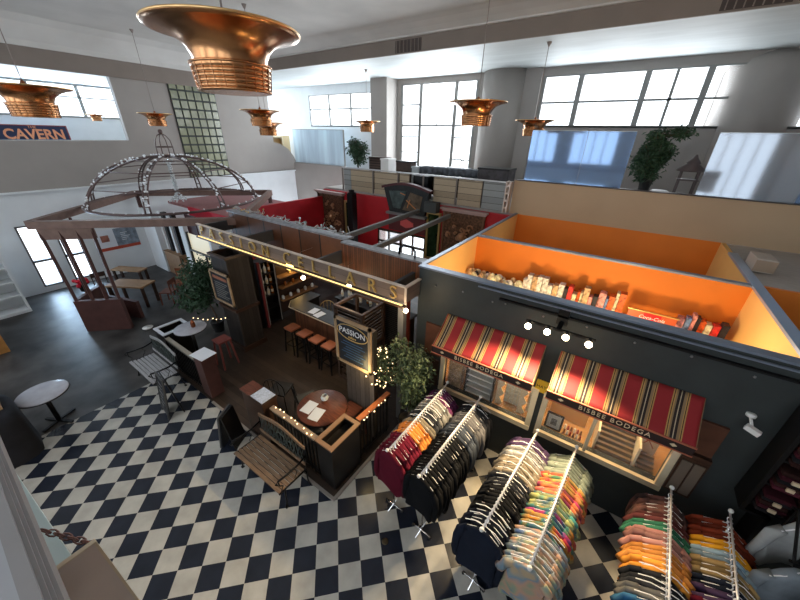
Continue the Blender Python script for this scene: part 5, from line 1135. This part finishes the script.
CL = {'black': cloth('black', (.005, .0055, .007)), 'navy': cloth('navy', (.010, .014, .026)), 'maroon': cloth('maroon', (.11, .008, .022)), 'orange': cloth('orange', (.55, .20, .045)), 'purple': cloth('purple', (.13, .035, .10)), 'light grey': cloth('light grey', (.19, .19, .187)), 'grey': cloth('grey', (.10, .10, .11)), 'slate grey': cloth('slate grey', (.045, .055, .075)), 'dark grey': cloth('dark grey', (.024, .026, .032)), 'beige': cloth('beige', (.17, .145, .11)), 'white': cloth('white', (.58, .58, .56)), 'dark purple': cloth('dark purple', (.05, .03, .07)), 'sage grey': cloth('sage grey', (.14, .165, .135)),
      'brown patterned': tie('brown patterned', [(.03, .02, .02), (.12, .05, .04), (.03, .02, .02)], 1), 'dusty maroon': cloth('dusty maroon', (.10, .03, .03)), 'green': cloth('green', (.03, .13, .08)), 'pink': cloth('pink', (.38, .19, .17)), 'light orange': cloth('light orange', (.60, .25, .06)), 'mustard': cloth('mustard', (.60, .26, .04)), 'blue': cloth('blue', (.06, .20, .40)), 'turquoise': cloth('turquoise', (.03, .28, .42)), 'rust': cloth('rust', (.19, .035, .016)), 'yellow': cloth('yellow', (.62, .30, .02)), 'light blue': cloth('light blue', (.24, .34, .42)), 'khaki': cloth('khaki', (.26, .18, .08)), 'tan': cloth('tan', (.42, .28, .15)),
      'rainbow tie-dye': tie('rainbow tie-dye', [(.30, .02, .04), (.40, .17, .02), (.03, .13, .10), (.03, .05, .16), (.24, .02, .10)], 2), 'orange tie-dye': tie('orange tie-dye', [(.42, .13, .02), (.32, .03, .04), (.40, .24, .06), (.05, .13, .07)], 3), 'magenta tie-dye': tie('magenta tie-dye', [(.45, .03, .12), (.15, .02, .06), (.55, .15, .05), (.06, .15, .15)], 4), 'pastel tie-dye': tie('pastel tie-dye', [(.36, .28, .18), (.14, .22, .28), (.40, .24, .17), (.22, .26, .18), (.07, .12, .26)], 5), 'teal tie-dye': tie('teal tie-dye', [(.04, .16, .18), (.03, .08, .12), (.30, .30, .10), (.05, .22, .20)], 6), 'pale grey': cloth('pale grey', (.42, .44, .44)), 'light denim': cloth('light denim', (.30, .35, .40), .3, 4), 'blue denim': cloth('blue denim', (.09, .12, .18), .3, 4)}
NOUN = {'long': 'long-sleeved shirt', 'tee': 'T-shirt', 'short': 'short T-shirt'}
gcount = 0
def rack(ax, ay, bx_, by, z, lab, where, runs, gap0=.05, ends=True, foot=True, kind='long', drop=0.):
    """rail from the wall end (ax, ay) to the near end (bx_, by); runs = [(colour, count, kind)] from the wall end"""
    global gcount
    t = thing('clothes_rack', ((ax + bx_) / 2, (ay + by) / 2, 0), lab, 'clothes rack')
    a = Vector((ax, ay, z)); b = Vector((bx_, by, z)); dr = (b - a).normalized(); L_ = (b - a).length
    MB().tube([a - dr * .03, b + dr * .03], .011, 8).build('rail', RAILW, t)
    for p, q in ((a, -1), (b, 1)):
        MB().ball((p.x + dr.x * q * .03, p.y + dr.y * q * .03, z + .02), .026, 10, 6).build('finial', WPLAST, t)
        p = p - dr * q * .16
        MB().tube([(p.x, p.y, .06), (p.x, p.y, z)], .013, 8).build('post', CHROME, t)
        n_ = Vector((-dr.y, dr.x, 0)); MB().tube([(p.x - n_.x * .16, p.y - n_.y * .16, .05), (p.x + n_.x * .16, p.y + n_.y * .16, .05)], .013, 6).build('foot', CHROME, t)
        for s in (-1, 1): MB().ball((p.x + n_.x * .15 * s, p.y + n_.y * .15 * s, .022), .022, 8, 5).build('caster', BLACKW, t)
    MB().tube([(a.x, a.y, .09), (b.x, b.y, .09)], .010, 6).build('base_rail', CHROME, t)
    tot = sum(r[1] for r in runs); sp_ = (L_ - gap0 * 2) / max(1, tot - 1); i = 0; rz = math.atan2(dr.y, dr.x) - PI / 2; prev = None
    rnd = random.Random(int(ax * 100))
    for ri, (cn, cnt, kd) in enumerate(runs):
        nxt = runs[ri + 1][0] if ri + 1 < len(runs) else None
        pos = ', at its wall end' if ri == 0 else (', at its near end' if nxt is None else '')
        for k in range(cnt):
            p = a + dr * (gap0 + sp_ * i); lb = '%s %s hanging on the %s%s' % (cn, NOUN[kd], where, pos)
            o = bpy.data.objects.new('hanging_shirt', GME[kd][(i * 7 + ri) % 4]); COL.objects.link(o)
            o.location = (p.x, p.y, z - .118 + .004); o.rotation_euler = (rnd.uniform(-.04, .04), 0, rz + rnd.uniform(-.10, .10)); s = rnd.uniform(.90, 1.06)
            o.scale = (s * 1.10, 1.3, s * rnd.uniform(.95, 1.16) * (1.14 if cn in ('navy', 'pastel tie-dye') else 1))
            o.material_slots[0].link = 'OBJECT'; o.material_slots[0].material = CL[cn]
            tag(o, lb, 'shirt', '%s shirts on the %s' % (cn, where) if cnt > 1 else None)
            h = bpy.data.objects.new('hanger', hme); COL.objects.link(h); h.parent = o; h.scale = (1 / o.scale[0], 1, 1 / o.scale[2])
            if cn in ('navy', 'light grey', 'dark grey', 'blue', 'beige', 'pastel tie-dye') and k % 2 == 0:
                l_ = bpy.data.objects.new('hanger_bar', lme); COL.objects.link(l_); l_.parent = o
            if cn == 'maroon' and k == cnt - 1:
                g = MB(); rr = random.Random(8)
                for q in range(9): xx = rr.uniform(-.13, .10); zz = rr.uniform(-.36, -.14); g.tube([(xx, -.048, zz), (xx + rr.uniform(.02, .06), -.052, zz + rr.uniform(-.02, .02)), (xx + .05, -.05, zz - .04)], .007, 4)
                g = g.build('white_print', WPLAST, None); g.parent = o
            i += 1; gcount += 1
    return t
rack(-1.72, 4.05, -1.76, 2.42, 1.5, 'chrome clothes rack of maroon, orange and grey shirts, leftmost beside the ficus', 'leftmost rack', [('purple', 5, 'long'), ('light grey', 5, 'long'), ('dark grey', 4, 'long'), ('beige', 2, 'tee'), ('orange', 5, 'long'), ('maroon', 8, 'long')])
rack(-1.12, 4.06, -1.215, 2.35, 1.5, 'chrome clothes rack of black and grey shirts, second from the left', 'second rack from the left', [('dark grey', 4, 'long'), ('grey', 5, 'long'), ('slate grey', 5, 'long'), ('black', 16, 'long')])
rack(-.18, 3.90, -.335, 2.22, 1.5, 'chrome clothes rack of beige to black shirts, third from the left', 'third rack from the left', [('dark purple', 3, 'tee'), ('light grey', 4, 'tee'), ('beige', 6, 'tee'), ('dark grey', 4, 'long'), ('black', 8, 'long'), ('navy', 5, 'long')])
rack(.34, 3.93, .19, 2.16, 1.5, 'chrome clothes rack of tie-dye shirts, fourth from the left', 'tie-dye rack', [('sage grey', 7, 'tee'), ('orange tie-dye', 4, 'tee'), ('magenta tie-dye', 3, 'tee'), ('teal tie-dye', 4, 'tee'), ('rainbow tie-dye', 6, 'tee'), ('pastel tie-dye', 9, 'tee')])
rack(1.40, 3.97, 1.30, 2.12, 1.5, 'chrome clothes rack of pink, orange and blue shirts, second from the right', 'second rack from the right', [('brown patterned', 4, 'long'), ('dusty maroon', 2, 'tee'), ('green', 2, 'tee'), ('pink', 3, 'tee'), ('light orange', 3, 'tee'), ('mustard', 2, 'tee'), ('dark grey', 3, 'tee'), ('light grey', 2, 'tee'), ('blue', 3, 'tee'), ('turquoise', 5, 'tee')])
rack(1.95, 4.02, 1.80, 2.3, 1.5, 'chrome clothes rack of rust, yellow and navy shirts, rightmost', 'rightmost rack', [('rust', 4, 'tee'), ('yellow', 2, 'tee'), ('light blue', 2, 'tee'), ('khaki', 3, 'tee'), ('navy', 2, 'tee'), ('dark purple', 2, 'tee'), ('maroon', 2, 'tee'), ('tan', 2, 'tee'), ('blue', 3, 'tee'), ('dark grey', 3, 'tee')])
# tall dark shelf unit with folded dark clothes at the right edge
t = thing('display_shelving', (2.65, 4.3, 0), 'tall black shelving of folded dark clothes at the right edge of the dark wall', 'shelf')
m = MB().box(2.28, 2.32, 4.2, 4.495, .004, 1.5).box(2.06, 2.10, 4.2, 4.495, 1.5, 2.95).box(3.3, 3.34, 4.2, 4.495, .004, 2.95).box(2.06, 2.32, 4.2, 4.495, 1.47, 1.5)
for k in range(4, 8): m.box(2.10, 3.3, 4.2, 4.495, .1 + k * .36 + .06, .125 + k * .36 + .06)
m.build('frame', BLACKW, t)
rnd = random.Random(4)
for k in range(4, 8):
    for i in range(4):
        x = 2.12 + i * .265; z = .187 + k * .36
        for j in range(5):
            cn, cc = [('dark brown', (.04, .016, .014)), ('black', (.012, .011, .013)), ('dark maroon', (.06, .012, .02))][(i + j + k) % 3]
            w_ = rnd.uniform(.22, .24); o = MB().box(x, x + w_, 4.12 + rnd.uniform(0, .03), 4.45, z, z + .05)
            o = single('folded_clothes', o, cloth('folded ' + cn, cc), '%s folded garment stacked on the tall black shelving' % cn, 'clothes', '%s folded garments on the tall shelving' % cn, .012)
            if j in (1, 3): q = MB().box(x + .08, x + .14, 4.10, 4.12, z + .005, z + .045).build('price_tag', mat('cream_tag', (.62, .50, .34), .6), None); q.parent = o; q.location = -o.location
            z += .053
# hanging denim pieces in front of it
for k, (x, y, z, cn, kd, rz, lab) in enumerate(((2.42, 3.98, 1.86, 'pale grey', 'long', .5, 'pale grey long-sleeved top hanging on a black bar at the right edge'), (2.40, 3.62, 1.55, 'light denim', 'long', .35, 'light denim jacket hanging below the pale grey top at the right edge'), (2.62, 3.40, 1.35, 'blue denim', 'long', .45, 'blue-grey denim jacket hanging at the lower right corner'), (2.85, 4.05, 1.85, 'grey', 'long', .35, 'dark grey jacket behind the pale grey top at the right edge'), (2.85, 3.75, 1.55, 'white', 'long', .5, 'white shirt hanging at the right edge beside the pale grey top'))):
    o = bpy.data.objects.new('hanging_jacket', GME[kd][k % 4]); COL.objects.link(o); o.location = (x, y, z); o.rotation_euler = (0, 0, rz); o.scale = (1.15, 2.0, 1.1)
    o.material_slots[0].link = 'OBJECT'; o.material_slots[0].material = CL[cn]; tag(o, lab, 'jacket'); h = bpy.data.objects.new('hanger', hme); COL.objects.link(h); h.parent = o
t = thing('black_hanging_bar', (2.7, 3.5, 0), 'black iron garment stand carrying denim jackets at the right edge', 'clothes rack')
MB().bar((2.25, 3.98, 1.98), (3.25, 4.08, 1.98), .022).bar((2.27, 3.6, 1.66), (3.25, 3.72, 1.66), .022).bar((2.3, 3.98, 1.98), (2.3, 3.6, 1.66), .02).build('bar', IRON, t); MB().bar((2.30, 3.98, .003), (2.30, 3.98, 1.98), .022).bar((3.22, 4.07, .003), (3.22, 4.07, 1.98), .022).bar((3.22, 3.7, .003), (3.22, 3.7, 1.66), .022).build('post', IRON, t)

# ================================================================ UPPER LEFT SIGN
t = thing('cavern_sign', (-19.4, 3.2, 4.86), 'dark blue sign reading THE CAVERN behind the upper left parapet', 'sign')
MB().box(-19.45, -19.40, 1.2, 4.50, 4.62, 5.36).build('board', mat('navy_sign_board', (.035, .045, .10), .5), t)
MB().box(-19.40, -19.38, 1.2, 4.5, 5.33, 5.36).box(-19.40, -19.38, 4.47, 4.5, 4.62, 5.33).build('trim', mat('red_sign_trim', (.30, .05, .05), .5), t)
text('CAVERN', .47, mat('salmon_lettering', (.85, .36, .20), .5), 'lettering', t, (-19.375, 3.52, 5.03), FACE_X, .01, bold=.012, sx=.93); text('THE', .13, MATS['salmon_lettering'], 'lettering', t, (-19.375, 3.5, 5.285), FACE_X, .006)
t = thing('sign_stand', (-19.42, 3, 3.401), 'dark legs under the cavern sign', 'stand') if 0 else None
MB().box(-19.44, -19.41, 1.4, 1.5, 3.401, 4.62).box(-19.44, -19.41, 4.2, 4.3, 3.401, 4.62).build('leg', IRON, bpy.data.objects['cavern_sign'])

# ================================================================ NEAR BOARD ON A CHAIN (lower left)
t = thing('hanging_board', (-1.13, -.09, 3.5), 'tan board with a pale wooden edge hanging on a chain at the lower left corner', 'sign board')
t.rotation_euler = (0, 0, .0)
MB().box(-1.172, -1.16, -.19, -.078, 3.3, 4.066).build('board', BEIGE, t); MB().box(-1.174, -1.158, -.078, -.071, 3.3, 4.07).box(-1.174, -1.158, -.19, -.078, 4.066, 4.07).build('edge', mat('pale_wood_edge', (.66, .54, .38), .5), t)
m = MB(); A_ = Vector((-1.176, -.085, 4.06)); B_ = Vector((-1.36, -.165, 4.06)); dc = (B_ - A_).normalized()
for k in range(7):
    c_ = A_.lerp(B_, (k + .5) / 7); sd = (dc.cross(Vector((0, 0, 1))).normalized() if k % 2 else dc.cross(dc.cross(Vector((0, 0, 1)))).normalized()) * .010
    m.tube([c_ + dc * .024 * math.cos(a * PI / 4) + sd * math.sin(a * PI / 4) for a in range(8)], .0028, 5, True)
m.build('chain', mat('rusty_chain', (.20, .10, .08), .5, .6), t)

# clutter of wire lights along the bar header
rnd = random.Random(33)
for k, (xa, xb, y, lab) in enumerate(((-9.2, -7.7, 5.03, 'tangle of wires and small bulbs on the left header cap'), (-7.5, -6.0, 5.03, 'tangle of wires and small bulbs on the middle of the header cap'), (-5.8, -4.8, 5.03, 'white wire tangle on the header cap right of the black post'))):
    t = thing('wire_lights', ((xa + xb) / 2, y, 3.312), lab, 'string lights'); z0 = 3.315; pts = []
    for s in range(46): pts.append((xa + (xb - xa) * s / 45 + rnd.uniform(-.07, .07), y + rnd.uniform(-.1, .1), z0 + .01 + abs(rnd.gauss(0, .075))))
    MB().tube(pts, .011, 4).build('wire', mat('grey_white_wire', (.42, .41, .40), .5), t)
    for s in range(14): p = rnd.choice(pts); MB().ball((p[0], p[1], p[2] + .02), .022, 6, 4).build('bulb', CRYST if k else GOLD, t)
t = thing('black_hook_rack', (-3.1, 4.83, 3.3), 'black curved iron bracket at the right end of the header', 'bracket')
MB().tube([(-3.3, 4.83, 3.305), (-3.3, 4.83, 3.42), (-3.2, 4.83, 3.5), (-3.02, 4.83, 3.5), (-2.95, 4.83, 3.42), (-2.95, 4.83, 3.305)], .022, 6).build('bracket', IRON, t)
